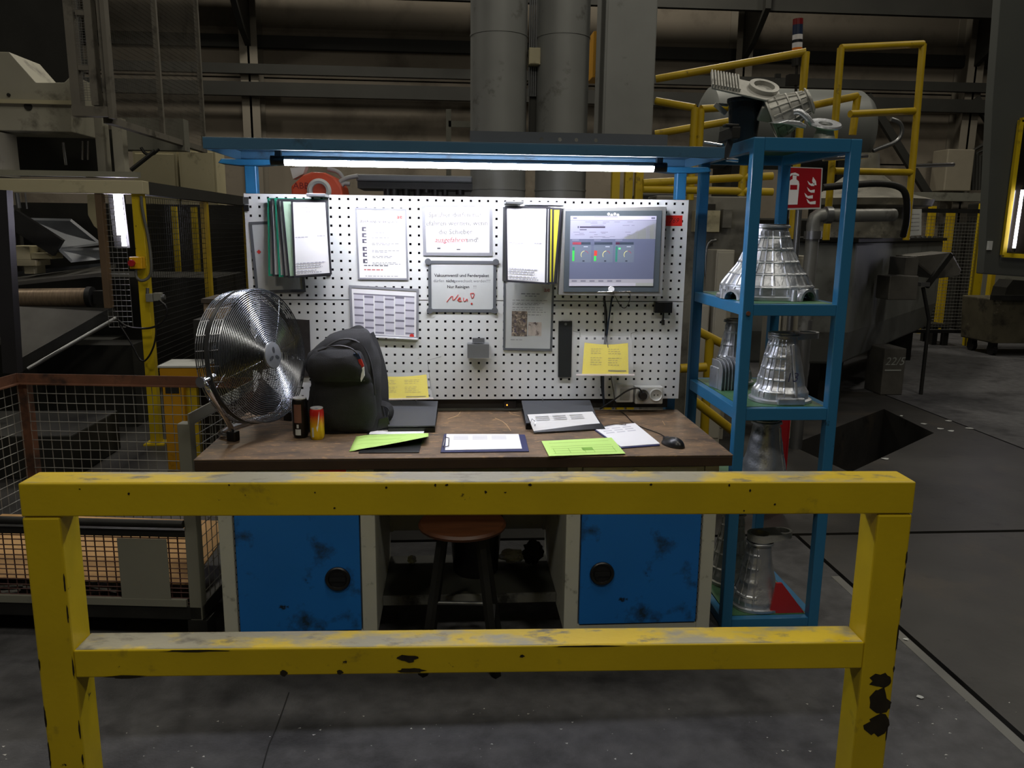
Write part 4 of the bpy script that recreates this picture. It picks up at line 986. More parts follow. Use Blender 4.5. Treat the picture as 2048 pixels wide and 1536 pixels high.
# ================================================================== BLUE SHELF RACK
RX0, RX1, RY0, RY1, RZ = 1.07, 1.50, -.50, .20, 2.04
t = thing('shelf_rack', 'tall open blue square-tube shelf rack with green shelf boards', 'rack', ((RX0 + RX1) / 2, (RY0 + RY1) / 2, 0))
pw = .045
for x in (RX0, RX1 - pw):
    for y in (RY0, RY1 - pw):
        m = MB(); m.box(x, x + pw, y, y + pw, 0, RZ); m.build('post', BLUE, t, bevel=.004)
def level(z, h, board=True):
    for y in (RY0, RY1 - .04):
        m = MB(); m.box(RX0 + pw, RX1 - pw, y + .003, y + .037, z - h, z); m.build('cross_rail', BLUE, t, bevel=.002)
    for x in (RX0, RX1 - .04):
        m = MB(); m.box(x + .003, x + .037, RY0 + pw, RY1 - pw, z - h, z); m.build('side_rail', BLUE, t, bevel=.002)
    if board:
        m = MB(); m.box(RX0 + .04, RX1 - .04, RY0 + .04, RY1 - .04, z - .006, z + .001); m.build('shelf_board', GREENM, t)
level(RZ, .05); level(1.40, .045); level(.975, .05); level(.565, .045); level(.045, .04)
m = MB()
for z in (1.365,): m.cyl((RX0 + .0225, RY0 - .001, z), (RX0 + .0225, RY0 - .006, z), .009, n=10)
m.build('bolt', RUST, t)
m = MB(); P = [W(1462, 283, -.33), W(1452, 318, -.33)]
t2 = thing('hook_bracket', 'small grey flat bracket hooked over the rack top rail beside the canopy', 'bracket', W(1455, 318, -.34))
m = MB(); m.bar(W(1461, 281, -.35), W(1450, 318, -.35), .026, .005, (0, 1, 0)); m.build('strip', GPLATE, t2)
m = MB(); m.ptube([(1410, 284, -.2), (1446, 290, -.35)], .005).ptube([(1452, 319, -.36), (1476, 321, -.36)], .008); m.build('pin', CHROME, t2, smooth=50)

# castings -------------------------------------------------------------
def casting(name, label, cat, loc, rz, rows, nth=176, nz=64, ribs=(12, 5), rib=.006, rough_=.004, arches=(), seed=1, material=ALU, flange=.012, rib_range=(.08, .92), scale_axis=(1, 1), sector=None):
    """rows: (z, rx, ry) outline of a hollow bell; ribs raised on the skin; arches: (angle, radius) half-round bearing seats at the foot"""
    t = thing(name, label, cat, loc, rz, local=True)
    H = rows[-1][0]; R_s = resample(rows, nz); vs = []; fs = []
    zs = [r[0] for r in R_s]
    for i, (z, rx, ry) in enumerate(R_s):
        for j in range(nth):
            th = 2 * math.pi * j / nth
            c, s_ = math.cos(th), math.sin(th); e = .8
            k = 1.0; d = 0.0; f = z / H
            if rib_range[0] < f < rib_range[1] and (sector is None or math.cos(th - sector[0]) > sector[1]):
                a = (th / (2 * math.pi) * ribs[0]) % 1; b = (f * ribs[1]) % 1
                if a < .17 or b < .15: d = rib
            if f < .05 or f > .965: d = flange
            p = Vector((rx * math.copysign(abs(c) ** e, c), ry * math.copysign(abs(s_) ** e, s_), z))
            d += noise.noise(p * 22 + Vector((seed, 0, 0))) * rough_
            vs.append(p + Vector((c, s_, 0)) * d)
    def cut(i, j):
        z = (zs[i] + zs[i + 1]) / 2; th = 2 * math.pi * (j + .5) / nth
        for aa, rr in arches:
            dth = (th - aa + math.pi) % (2 * math.pi) - math.pi; rx, ry = R_s[0][1], R_s[0][2]
            if math.hypot(dth * (rx + ry) / 2 * .95, z) < rr * .9: return True
        return False
    for i in range(nz - 1):
        for j in range(nth):
            if not cut(i, j): fs.append((i * nth + j, i * nth + (j + 1) % nth, (i + 1) * nth + (j + 1) % nth, (i + 1) * nth + j))
    m = MB(); m.add(vs, fs)
    o = m.build('shell', material, t, smooth=32); sd = o.modifiers.new('wall', 'SOLIDIFY'); sd.thickness = .005; sd.offset = -1
    rx, ry, z = R_s[-1][1], R_s[-1][2], H
    m = MB(); n = 40
    ring = [[(k * rx * math.cos(2 * math.pi * i / n), k * ry * math.sin(2 * math.pi * i / n), z + zz) for i in range(n)] for k, zz in ((1.12, -.012), (1.12, .006), (.72, .006), (.70, -.02))]
    m.add([p for r in ring for p in r], [(a * n + i, a * n + (i + 1) % n, (a + 1) * n + (i + 1) % n, (a + 1) * n + i) for a in range(3) for i in range(n)]); m.build('neck_flange', material, t, smooth=40)
    for aa, rr in arches:
        rx, ry = R_s[0][1] + .012, R_s[0][2] + .012
        c0 = Vector((rx * math.copysign(abs(math.cos(aa)) ** .8, math.cos(aa)), ry * math.copysign(abs(math.sin(aa)) ** .8, math.sin(aa)), 0)); tan = Vector((-math.sin(aa), math.cos(aa), 0)); nn = Vector((math.cos(aa), math.sin(aa), 0))
        m = MB(); vs = []; k = 16
        for i in range(k + 1):
            a = math.pi * i / k
            for r2, dn in ((rr * .86, .012), (rr * 1.12, .012), (rr * 1.12, -.03), (rr * .86, -.03)): vs.append(c0 + tan * (r2 * math.cos(a)) + Vector((0, 0, r2 * math.sin(a) + .001)) + nn * dn)
        m.add(vs, [(4 * i + j, 4 * i + (j + 1) % 4, 4 * i + 4 + (j + 1) % 4, 4 * i + 4 + j) for i in range(k) for j in range(4)] + [(3, 2, 1, 0), tuple(4 * k + j for j in range(4))]); m.build('bearing_seat', material, t, smooth=40)
        for s_ in (-1, 1):
            c1 = c0 + tan * (s_ * rr * 1.55) - nn * .008; m = MB(); m.cyl(c1 + Vector((0, 0, .001)), c1 + Vector((0, 0, rr * 1.1)), .014, .011, n=14); m.build('bolt_boss', material, t, smooth=40)
    return t
def oval_arm(par, pts, r, z0, z1, material, name='lug_arm', hole=.55):
    """flat two-eyed lug: an oval plate with two holes"""
    a, b = Vector(pts[0]), Vector(pts[1]); d = (b - a).normalized(); nrm = Vector((-d.y, d.x, 0)); poly = []
    for i in range(13): q_ = math.pi / 2 + math.pi * i / 12; poly.append(a + d * (r[0] * math.cos(q_)) + nrm * (r[0] * math.sin(q_)))
    for i in range(13): q_ = -math.pi / 2 + math.pi * i / 12; poly.append(b + d * (r[1] * math.cos(q_)) + nrm * (r[1] * math.sin(q_)))
    hol = [[c + Vector((rr * hole * math.cos(i * .5236), rr * hole * math.sin(i * .5236), 0)) for i in range(12)] for c, rr in ((a, r[0]), (b, r[1]))]
    m = MB(); m.prism([Vector((p.x, p.y, z1)) for p in poly], (0, 0, z0 - z1), [[Vector((p.x, p.y, z1)) for p in h] for h in hol]); return m.build(name, material, par, smooth=40)

c = (RX0 + RX1) / 2
# second shelf: wide ribbed bell housing
zs_ = 1.4015
casting('gearbox_housing', 'wide ribbed aluminium gearbox housing with half-round seats, on the rack shelf below the top', 'casting', (1.285, -.185, zs_), 0,
        [(0, .195, .165), (.05, .19, .16), (.09, .165, .14), (.14, .13, .115), (.2, .10, .09), (.27, .075, .07), (.31, .07, .065)], nth=260, nz=84, ribs=(26, 6), rib=.005, arches=((math.radians(-62), .044), (math.radians(-150), .038), (math.radians(80), .04)), seed=2)
# third shelf: finned casting, bell behind it, bell marked 13
zs_ = .9765
t = thing('finned_casting', 'small aluminium casting with upright cooling fins, on the rack shelf at worktop height', 'casting', (1.17, -.05, zs_), math.radians(8), local=True)
for k in range(8):
    m = MB(); x = -.055 + .0165 * k; h = .145 - .003 * abs(k - 4)
    pts = [(x, -.085, 0), (x, -.085, h - .04)] + [(x, -.085 + .05 * (1 - math.cos(a)), h - .04 + .04 * math.sin(a)) for a in (.4, .8, 1.2, 1.57)] + [(x, .02, h), (x, .02, 0)]
    m.prism(pts, (.005, 0, 0)); m.build('fin', ALU, t, bevel=.0015)
m = MB(); m.box(-.06, .07, -.055, .03, 0, .10); m.build('body', ALU, t, bevel=.006)
casting('bell_housing', 'narrow aluminium bell housing standing behind the finned casting', 'casting', (1.245, .06, zs_), 0, [(0, .09, .08), (.05, .085, .075), (.15, .06, .055), (.25, .04, .04), (.30, .036, .036)], ribs=(14, 5), rib=.004, seed=5)
t = casting('bell_housing', 'aluminium bell housing with a handwritten 13, on the rack shelf at worktop height', 'casting', (1.32, -.335, zs_), 0, [(0, .115, .10), (.045, .112, .098), (.07, .095, .085), (.13, .085, .075), (.19, .072, .066), (.25, .056, .052), (.285, .05, .048)],
            ribs=(22, 6), rib=.004, seed=8, sector=(math.radians(190), .3))
oval_arm(t, [(0, .02, .28), (.125, .05, .28)], (.06, .045), .262, .288, ALU, hole=.78)
m = MB(); Mx = Matrix.Translation((.0, -.104, .115)) @ Matrix.Rotation(math.radians(-11), 4, 'X') @ Matrix.Rotation(math.pi / 2, 4, 'X'); m.add(*text_mesh('13', .055, (0, 0, 0), 'CENTER', True, Mx)); m.build('handwritten_number', mat('blue_marker', '#2b3050', .7), t, fix=False)
m = MB(); m.box(-.055, .06, -.118, -.07, .001, .03); m.build('foot_pad', ALU, t, bevel=.004)
m = MB(); m.bar((.028, -.103, .03), (.012, -.062, .25), .012, .012); m.build('rib_bar', ALU, t, bevel=.003)
# fourth shelf
t = casting('bell_housing', 'dim aluminium bell housing on the rack shelf just under worktop height', 'casting', (1.285, -.30, .5665), .6, [(0, .115, .10), (.05, .11, .1), (.09, .095, .085), (.19, .075, .065), (.28, .058, .052), (.31, .05, .048)], ribs=(18, 6), rib=.004, seed=11, sector=(math.radians(0), .2))
# bottom shelf: two castings with two-eyed lugs, red corner board
z4 = .0465
t = casting('bell_housing', 'aluminium bell housing with a two-eyed lug on the bottom shelf of the rack', 'casting', (1.27, -.36, z4), 0, [(0, .10, .09), (.04, .10, .09), (.10, .08, .07), (.23, .055, .05), (.30, .045, .042)], ribs=(16, 5), rib=.004, seed=14, sector=(math.radians(190), .4))
oval_arm(t, [(0, 0, .31), (.115, .03, .31)], (.056, .04), .307, .335, ALUD, hole=.72)
t = casting('bell_housing', 'dark aluminium bell housing at the back of the bottom rack shelf', 'casting', (1.24, -.10, z4), .4, [(0, .10, .09), (.04, .10, .09), (.1, .08, .07), (.25, .05, .05), (.34, .045, .042)], ribs=(16, 5), rib=.004, seed=17, material=ALUD)
oval_arm(t, [(0, 0, .35), (.12, -.03, .35)], (.056, .04), .347, .375, ALUD, hole=.72)
m = MB(); m.prism([(1.30, -.455, z4 + .0005), (1.455, -.455, z4 + .0005), (1.345, -.455, z4 + .14), (1.32, -.455, z4 + .14)], (0, .012, 0))
tag(m.build('red_corner_board', mat('red_board', '#a8262a', .5)), 'red triangular board leaning on the bottom shelf of the rack', 'board')
# rack top: pile of castings and a black bucket
zt = RZ + .0015
YT = -.26
bk = W(1499, 230, YT); hb_ = W(1499, 192, YT).z - zt
t = thing('black_bucket', 'dark round plastic bucket standing among castings on top of the rack', 'bucket', (bk.x, YT + .06, zt), local=True)
m = MB(); m.lathe([(0, 0), (.055, 0), (.068, hb_ * .9), (.074, hb_ * .92), (.074, hb_ - .002), (.068, hb_ - .002), (.052, .006), (0, .006)], 30); m.build('shell', mat('dark_blue_plastic', '#17222b', .25), t, smooth=40)
# flat ribbed cover lying across the bucket
t = thing('finned_cover_casting', 'dusty flat aluminium cover casting with cooling ribs, lying over the black bucket', 'casting', (bk.x, YT + .06, zt + hb_))
def LP(x, y, Y=YT): return W(x, y, Y)
u_ = (LP(1552, 190) - LP(1416, 166)).normalized(); v_ = Vector((.2, .78, .5)).normalized(); n_ = u_.cross(v_).normalized()
if n_.z < 0: n_ = -n_
o_ = Vector((bk.x, YT - .005, zt + hb_ + .006))
def cv(a, b, c): return o_ + u_ * a + v_ * b + n_ * c
ML = Matrix((u_, v_, n_)).transposed().to_4x4(); ML.translation = o_
m = MB(); m.prism([cv(-.17, -.02, 0), cv(.06, -.05, 0), (cv(.10, .0, 0)), cv(.09, .10, 0), cv(-.15, .13, 0)], n_ * .008); m.build('plate', ALUD, t, bevel=.002)
for k in range(10):
    m = MB(); a = -.172 + k * .0125; m.box(a, a + .006, -.022, .13, .008, .022, ML); m.build('cooling_rib', ALUD, t)
m = MB(); m.lathe([(.045, 0), (.062, 0), (.064, .018), (.045, .018), (.045, 0)], 28, ML @ Matrix.Translation((.05, .05, .008))); m.build('ring_seat', ALUD, t, smooth=40)
m = MB(); m.box(.06, .125, -.045, .07, -.055, .006, ML).box(.05, .11, -.06, -.04, -.08, -.02, ML).cyl(cv(.115, -.03, -.03), cv(.115, -.06, -.03), .018, n=12); m.build('side_lug', ALUD, t, bevel=.006)
m = MB(); m.bar(cv(-.12, .06, -.09), cv(-.065, .03, -.11), .012, .02).bar(cv(-.12, .06, -.09), cv(-.065, .06, -.085), .01, .012); m.build('bracket_arm', ALUD, t, bevel=.002)
# ribbed bell lying on its side
bc = W(1548, 240, YT + .02); tipp = W(1608, 212, YT - .02)
t = casting('tilted_bell_housing', 'dusty ribbed aluminium bell housing lying tilted on the rack top', 'casting', (bc.x, bc.y, bc.z), 0, [(0, .085, .08), (.04, .08, .075), (.09, .065, .06), (.13, .05, .048), (.165, .04, .038)], nth=176, nz=60, ribs=(14, 4), rib=.006, seed=21, material=ALUD)
ax = (tipp - bc).normalized(); t.rotation_mode = 'QUATERNION'; t.rotation_quaternion = Vector((0, 0, 1)).rotation_difference(ax)
t.location = (bc.x - ax.x * .02, bc.y, zt + .098)
m = MB(); m.box(bc.x - .09, bc.x + .13, YT - .03, YT + .11, zt, zt + .022); tag(m.build('casting_block', ALUD, bevel=.006), 'flat dusty casting block under the tilted bell on the rack top', 'casting')
rc = W(1650, 252, -.36)
t = thing('ring_flange_casting', 'pale aluminium ring flange on a curved arm, overhanging the rack top', 'casting', (1.40, -.36, zt))
m = MB(); m.lathe([(.028, 0), (.06, 0), (.064, .006), (.06, .013), (.046, .010), (.028, .010), (.028, 0)], 36, Matrix.Translation(rc) @ Matrix.Rotation(math.radians(24), 4, 'X')); m.build('ring', ALU, t, smooth=40)
m = MB(); m.tube([W(1625, 250, -.36), W(1612, 232, -.36), W(1598, 222, -.35), W(1588, 224, -.34)], .012, 10, smooth=2); m.build('arm', ALU, t, smooth=50)
m = MB(); A = [W(1548, 247, -.38), W(1575, 240, -.38), W(1600, 242, -.38), W(1614, 250, -.38), W(1612, 258, -.38), W(1590, 252, -.38), W(1570, 249, -.38)]; m.prism(A, (0, .07, .012)); m.build('wing', ALU, t, bevel=.004)
m = MB(); m.cyl((rc.x, rc.y, zt), (rc.x, rc.y, rc.z - .001), .045, .03, n=20); m.build('foot', ALUD, t, smooth=40)
bx0 = W(1450, 262, -.40); bx1 = W(1478, 262, -.40)
m = MB(); m.box(max(bx0.x, RX0 - .06), bx1.x, -.42, -.26, zt, zt + .045); m.box(bx0.x - .005, bx0.x + .05, -.42, -.38, zt + .045, zt + .055)
tag(m.build('dark_steel_block', DSTEEL, bevel=.003), 'dark steel block on the rack top corner nearest the canopy', 'block')
# ================================================================== WIRE-MESH CRATE (left of the bench)
def mesh_grid(m, o, ex, ez, nx, nz, r, sides=4, double=False, wob=0.0):
    """wires on the parallelogram o + u*ex + v*ez"""
    o, ex, ez = Vector(o), Vector(ex), Vector(ez); n_ = ex.cross(ez).normalized()
    def pt(u, v): 
        p = o + ex * u + ez * v
        return p + n_ * (wob * noise.noise(p * 9))
    k = 10 if wob else 1
    for i in range(nx + 1):
        u = i / nx; m.tube([pt(u + (wob * .25 * noise.noise(Vector((i * 3.1, j * .7, 0))) if 0 < j < k else 0), j / k) for j in range(k + 1)], r, sides)
    for i in range(nz + 1):
        v = i / nz
        for d in ((-.012, .012) if double else (0,)):
            m.tube([pt(j / k, min(1, max(0, v + d / ez.length * 1))) + n_ * r * 1.6 for j in range(k + 1)], r * .8 if double else r, sides)
    return m
crate_from = set(o.name for o in bpy.data.objects)
CX0, CX1, CY0, CY1, CZ = -2.25, -1.055, -.44, .38, .955
t = thing('wire_mesh_crate', 'rusty wire-mesh pallet crate beside the workbench, its front half-flap lowered', 'crate', ((CX0 + CX1) / 2, -.03, 0))
for x, y, mm in ((CX0, CY0, RUST), (CX0, CY1 - .05, RUST), (CX1 - .05, CY0, MGREY), (CX1 - .05, CY1 - .05, RUST)):
    m = MB(); m.box(x, x + .05, y, y + .05, .10, CZ - .03); m.build('post', mm, t, bevel=.003)
    m = MB(); m.box(x - .01, x + .07, y - .005, y + .075, 0, .10); m.build('foot', DSTEEL, t)
m = MB(); m.box(CX0, CX1, CY1 - .05, CY1 - .044, CZ - .035, CZ + .01).box(CX0, CX1, CY1 - .07, CY1 - .044, CZ - .041, CZ - .035); m.build('back_rail', RUST, t)
for x, s_ in ((CX0, 1), (CX1, -1)):
    m = MB(); x1 = x + s_ * .006; m.box(min(x, x1), max(x, x1), CY0, CY1 - .05, CZ - .035, CZ + .01); x2 = x + s_ * .03; m.box(min(x1, x2), max(x1, x2), CY0 + .05, CY1 - .07, CZ - .041, CZ - .035); m.build('side_rail', RUST if s_ > 0 else MGREY, t)
m = MB(); m.box(CX0, CX1, CY0, CY1, .10, .16); m.build('base', DSTEEL, t, bevel=.004)
m = MB(); m.box(CX0 + .05, CX1 - .05, CY0 + .005, CY0 + .03, .455, .485); m.tube([(CX0 + .05, CY0 - .004, .515), (CX1 - .05, CY0 - .004, .515)], .016, 12); m.build('front_flap_rail', DSTEEL, t, smooth=40)
m = MB(); mesh_grid(m, (CX0 + .05, CY1 - .045, .16), (CX1 - CX0 - .1, 0, 0), (0, 0, CZ - .20), 23, 16, .0021, wob=.006); m.build('back_mesh', WIRE, t, kind='stuff')
m = MB(); mesh_grid(m, (CX0 + .006, CY0 + .05, .16), (0, CY1 - CY0 - .1, 0), (0, 0, CZ - .20), 14, 16, .0021); m.build('side_mesh', WIRE, t, kind='stuff')
m = MB(); mesh_grid(m, (CX1 - .006, CY0 + .05, .16), (0, CY1 - CY0 - .1, 0), (0, 0, CZ - .20), 14, 16, .0021); m.build('side_mesh', WIRE, t, kind='stuff')
m = MB(); mesh_grid(m, (CX0 + .05, CY0 + .015, .16), (CX1 - CX0 - .1, 0, 0), (0, 0, .30), 29, 7, .003, double=True); m.build('front_mesh', RWIRE, t, kind='stuff')
m = MB(); a = W(262, 1076, CY0 - .002); b = W(375, 1214, CY0 - .002); m.box(a.x, b.x, CY0 - .004, CY0, .17, .45); m.build('label_plate', MGREY, t, bevel=.002)
m = MB(); m.box(CX0 + .06, CX1 - .06, CY0 - .006, CY0 + .01, .16, .19); m.build('lower_rail', MGREY, t)
m = MB(); m.prism([(CX0 + .02, CY0 + .04, .245), (CX1 - .06, CY0 + .04, .235), (CX1 - .06, .10, .315), (CX0 + .02, .10, .325)], (0, 0, .006)); tag(m.build('cardboard_sheet', CARD), 'brown cardboard sheet lying inside the wire-mesh crate', 'cardboard')
for k in range(16):
    x = rnd.uniform(CX0 + .12, CX1 - .2); y = rnd.uniform(CY0 + .06, CY0 + .16); a = rnd.uniform(-.5, .5); l = rnd.uniform(.06, .14)
    m = MB(); m.bar((x - l * math.cos(a), y - l * math.sin(a) * .4, .165 + .01 * (k % 5)), (x + l * math.cos(a), y + l * math.sin(a) * .4, .166 + .012 * (k % 4)), .02, .006); tag(m.build('scrap_strip', ALUD if k % 3 else DSTEEL), 'strip of scrap metal at the bottom of the wire-mesh crate', 'scrap', 'scrap strips in the crate')

cc_ = Vector(((CX0 + CX1) / 2, -.03, 0)); rot_ = Matrix.Translation(cc_) @ Matrix.Rotation(math.radians(-6), 4, 'Z') @ Matrix.Translation(-cc_)
for o in list(bpy.data.objects):
    if o.name not in crate_from and o.parent is None: o.matrix_world = rot_ @ Matrix.Translation(o.location)
# ================================================================== LEFT: guarded press cell
FY = 2.6
def fence_post(px0, px1, ptop, pbot, Y, material, label, name='fence_post', extra=None):
    t = thing(name, label, 'post', tuple((W((px0 + px1) / 2, pbot, Y).x, Y + .03, 0)))
    a, b = W(px0, ptop, Y), W(px1, ptop, Y); m = MB(); m.box(a.x, b.x, Y, Y + .07, .012, a.z); m.build('tube', material, t, bevel=.003)
    m = MB(); m.box(a.x - .04, b.x + .04, Y - .04, Y + .11, 0, .012); m.build('foot_plate', material, t)
    return t
yp = fence_post(262, 283, 388, 890, FY, YEL, 'bright yellow guard post carrying the red emergency stop button')
m = MB(); a, b = W(-260, 352, FY), W(290, 388, FY); m.box(-5.2, b.x, FY - .03, FY + .09, 1.905, 2.0); tag(m.build('guard_beam', MBEIGE, bevel=.004), 'thick cream steel beam across the top of the press guard', 'beam')
m = MB(); m.box(-5.2, -2.42, FY + .1, FY + .16, 2.03, 2.07); tag(m.build('cable_duct', MGREY), 'thin grey cable duct running above the cream guard beam', 'duct')
# emergency stop
t = thing('emergency_stop', 'yellow emergency stop box with a red mushroom button on the guard post', 'emergency stop', W(272, 540, FY - .06))
m = MB(); m.pbox(258, 514, 284, 538, FY - .075, .072); m.build('box', mat('estop_yellow', '#e0a80f', .4), t, bevel=.006)
c = W(266, 526, FY - .075); m = MB(); m.cyl(c, c + Vector((0, -.02, 0)), .012, n=16).cyl(c + Vector((0, -.02, 0)), c + Vector((0, -.04, 0)), .026, .023, n=20); m.build('button', RED, t, smooth=40)
cable('estop_cable', 'grey cable looping below the emergency stop box', [(272, 538, FY - .04), (272, 556, FY - .05), (284, 563, FY - .05), (298, 556, FY - .03), (304, 540, FY - .03), (298, 480, FY - .02), (284, 420, FY - .03), (282, 392, FY - .03)], .011, mat('grey_cable', '#56564f', .5))
cable('hanging_cable', 'thin dark cable hanging in loops on the yellow guard post', [(236, 640, FY - .1), (255, 655, FY - .1), (285, 658, FY - .1), (312, 654, FY - .1), (330, 640, FY - .1), (336, 615, FY - .1), (318, 600, FY - .1)], .008)
cable('drooping_cable', 'slack black cable drooping beside the foot of the guard post', [(240, 650, FY - .1), (265, 690, FY - .1), (283, 728, FY - .1), (300, 712, FY - .1), (312, 680, FY - .1), (312, 640, FY - .1)], .007)
t = thing('limit_switch', 'small grey limit switch unit mounted beside the yellow guard post', 'switch', W(308, 600, FY - .05))
m = MB(); m.pbox(291, 588, 305, 604, FY - .06, .06).pbox(306, 586, 322, 602, FY - .06, .05); m.build('body', MGREY, t, bevel=.003); m = MB(); m.ptube([(320, 595, FY - .04), (330, 594, FY - .04)], .02, 12).ptube([(295, 588, FY - .03), (295, 576, FY - .03)], .012, 10); m.build('plunger', STEEL, t, smooth=40)
# brown post and narrow mesh field
m = MB(); a, b = W(198, 500, FY - .02), W(211, 500, FY - .02); m.box(a.x, b.x, FY - .02, FY + .05, W(205, 616, FY).z, 1.904); tag(m.build('fence_post', mat('brown_steel', '#5d4a35', .6), bevel=.003), 'slim brown steel guard post beside the conveyor roller', 'post')
def mesh_panel(label, o, ex, ez, nx, nz, r=.002, fm=YELB, frame=True, name='mesh_guard', wm=None):
    o, ex, ez = Vector(o), Vector(ex), Vector(ez); t = thing(name, label, 'mesh fence', o + ex / 2)
    m = MB(); mesh_grid(m, o, ex, ez, nx, nz, r, 3); m.build('wire_mesh', wm or DSTEEL, t, kind='stuff')
    if frame:
        for a, b in ((o, o + ex), (o + ez, o + ex + ez), (o, o + ez), (o + ex, o + ex + ez)): m = MB(); m.bar(a, b, .03, .03); m.build('frame_bar', fm, t)
    return t
a = W(214, 600, FY + .02); b = W(262, 600, FY + .02)
mesh_panel('narrow wire mesh field between the brown post and the yellow guard post', (a.x, FY + .02, .92), (b.x - a.x, 0, 0), (0, 0, .96), 5, 24, frame=False, wm=WIRE)
# guard side running back
sx = -2.40
m = MB(); m.box(sx - .05, sx + .05, FY + .09, 6.8, 1.905, 2.0); tag(m.build('guard_side_beam', COLD), 'dark steel beam running back from the guard post towards the hall wall', 'beam')
mesh_panel('dark wire mesh fence running back behind the perforated panel', (sx, FY + .12, .05), (0, 4.0, 0), (0, 0, 1.84), 80, 40, r=.0022, frame=False)
for y, lb in ((4.18, 'dull yellow fence post midway along the dark mesh fence'), (5.7, 'far dull yellow fence post at the end of the dark mesh fence')):
    m = MB(); m.box(sx - .03, sx + .03, y, y + .06, 0, 1.9); tag(m.build('fence_post', YELB), lb, 'post')
for px, lb in ((349, 'yellow post seen through the dark mesh, next to a red hose'), (388, 'wide yellow post seen through the dark mesh')):
    p = W(px, 450, 6.2); m = MB(); m.box(p.x - .03, p.x + .03, 6.2, 6.26, 0, 1.9); tag(m.build('machine_post', YEL), lb, 'post')
# dark machine base behind the fence
t = thing('die_casting_press', 'huge dark die-casting press with a grey frame behind the guard', 'press', (-3.9, 5.2, 0))
m = MB(); m.box(-4.6, -2.55, 4.98, 6.1, 0, 1.15); m.build('bed', MDARK, t)
m = MB(); m.box(-5.0, -3.5, 4.0, 4.95, 0, .55); m.build('base_block', MDARK, t)
m = MB(); m.box(-5.2, -2.47, 6.45, 6.6, 0, 1.93); m.build('added_dark_back', MDARK, t)  # dark box added so the view through the mesh stays dark
PB = mat('press_frame_paint', '#a09d8c', .55, var=.08, vscale=2, dirt=[('#4a473c', 3, .56, .15)])
m = MB(); m.pprism([(-120, 100), (18, 104), (30, 118), (72, 165), (128, 165), (143, 150), (143, 264), (-120, 258)], 3.6, .5); m.build('platen', PB, t, bevel=.006)
m = MB(); m.pbox(-120, 198, 143, 206, 3.56, .05); m.build('platen_rib', MBEIGE, t)
for x, y, r in ((57, 213, 7), (18, 190, 3)):
    c = W(x, y, 3.6); m = MB(); m.cyl(c, c + Vector((0, -.012, 0)), r / 220, n=14); m.build('bolt', MDARK, t)
m = MB(); m.pbox(192, 232, 208, 352, 3.5, .12); m.build('tie_column', PB, t); m = MB(); m.pbox(226, 236, 246, 352, 3.5, .1); m.build('tie_column', PB, t); m = MB(); m.pbox(-60, 262, -2, 352, 3.5, .3); m.build('tie_column', PB, t)
m = MB(); m.pbox(-160, -40, 143, 165, 4.6, .2).pbox(-160, 255, 240, 352, 4.7, .1); m.build('dark_cavity', MDARK, t)
m = MB(); m.ptube([(126, 285, 3.9), (132, 330, 3.9)], .012); m.build('guide_rod', CHROME, t)
for x in (165, 176): m = MB(); m.ptube([(x, 282, 3.9), (x, 320, 3.9)], .008); m.build('guide_rod', CHROME, t)
# guard cage hanging over the press
t = thing('press_guard_cage', 'grey steel guard cage with fine mesh hanging above the cream beam', 'guard', W(215, 232, 2.75))
CG = mat('cage_grey', '#6e6a60', .6, var=.1, dirt=[('#3a372f', 5, .55, .15)])
for (x0, y0, x1, y1) in ((132, -60, 150, 232), (172, -60, 186, 210), (205, -60, 214, 236)): m = MB(); m.pbox(x0, y0, x1, y1, 2.75, .08); m.build('upright', CG, t)
m = MB(); m.pbox(143, 212, 215, 232, 2.74, .09); m.build('lower_bar', CG, t); m = MB(); m.pbox(150, 130, 180, 140, 2.76, .05).pbox(150, 20, 180, 30, 2.76, .05); m.build('cross_bar', CG, t)
a = W(150, 200, 2.78); b = W(172, 5, 2.78); m = MB(); mesh_grid(m, (a.x, 2.78, a.z), (b.x - a.x, 0, 0), (0, 0, b.z - a.z + .4), 6, 60, .0016, 3); m.build('fine_mesh', WIRE, t, kind='stuff')
Xc = W(212, 232, 2.78).x; y1 = XP(408, 288, Xc).y; zt_ = W(212, -60, 2.78).z; zb_ = W(212, 232, 2.78).z
m = MB(); mesh_grid(m, (Xc, 2.83, zb_), (0, y1 - 2.83, 0), (0, 0, zt_ - zb_ + 1.6), 110, 70, .0012, 3); m.build('side_mesh', CG, t, kind='stuff')
for y in (2.83, XP(325, 264, Xc).y, y1): m = MB(); m.box(Xc - .02, Xc + .02, y - .02, y + .02, zb_, zt_ + 1.6); m.build('side_upright', CG, t)
m = MB(); m.box(Xc - .03, Xc + .03, 2.8, y1, zb_ - .05, zb_); m.build('side_lower_bar', CG, t)
m = MB(); m.pbox(242, 236, 368, 300, 4.4, .15); m.build('gear_tray', MGREY, t)
m = MB(); m.ptube([(262, 340, 4.3), (290, 318, 4.3), (310, 302, 4.3)], .02).ptube([(282, 295, 4.3), (290, 308, 4.3), (305, 310, 4.3), (318, 298, 4.3)], .014, smooth=1); m.build('hose', DSTEEL, t)
# beige cabinets behind
for (x0, y0, x1, y1, Y, lb) in ((270, 300, 352, 372, 6.9, 'cream switch cabinet behind the guard cage, with dark seams'), (362, 296, 430, 392, 6.9, 'cream switch cabinet beside the dark mesh fence')):
    t = thing('switch_cabinet', lb, 'cabinet', W((x0 + x1) / 2, y1, Y)); a, b = W(x0, y1, Y), W(x1, y0, Y)
    m = MB(); m.box(a.x, b.x, Y, Y + .4, 0, b.z); m.build('housing', MBEIGE, t, bevel=.006); m = MB(); m.box(a.x + .03, b.x - .03, Y - .012, Y, 1.2, b.z - .05); m.build('door', MBEIGE, t, bevel=.004)
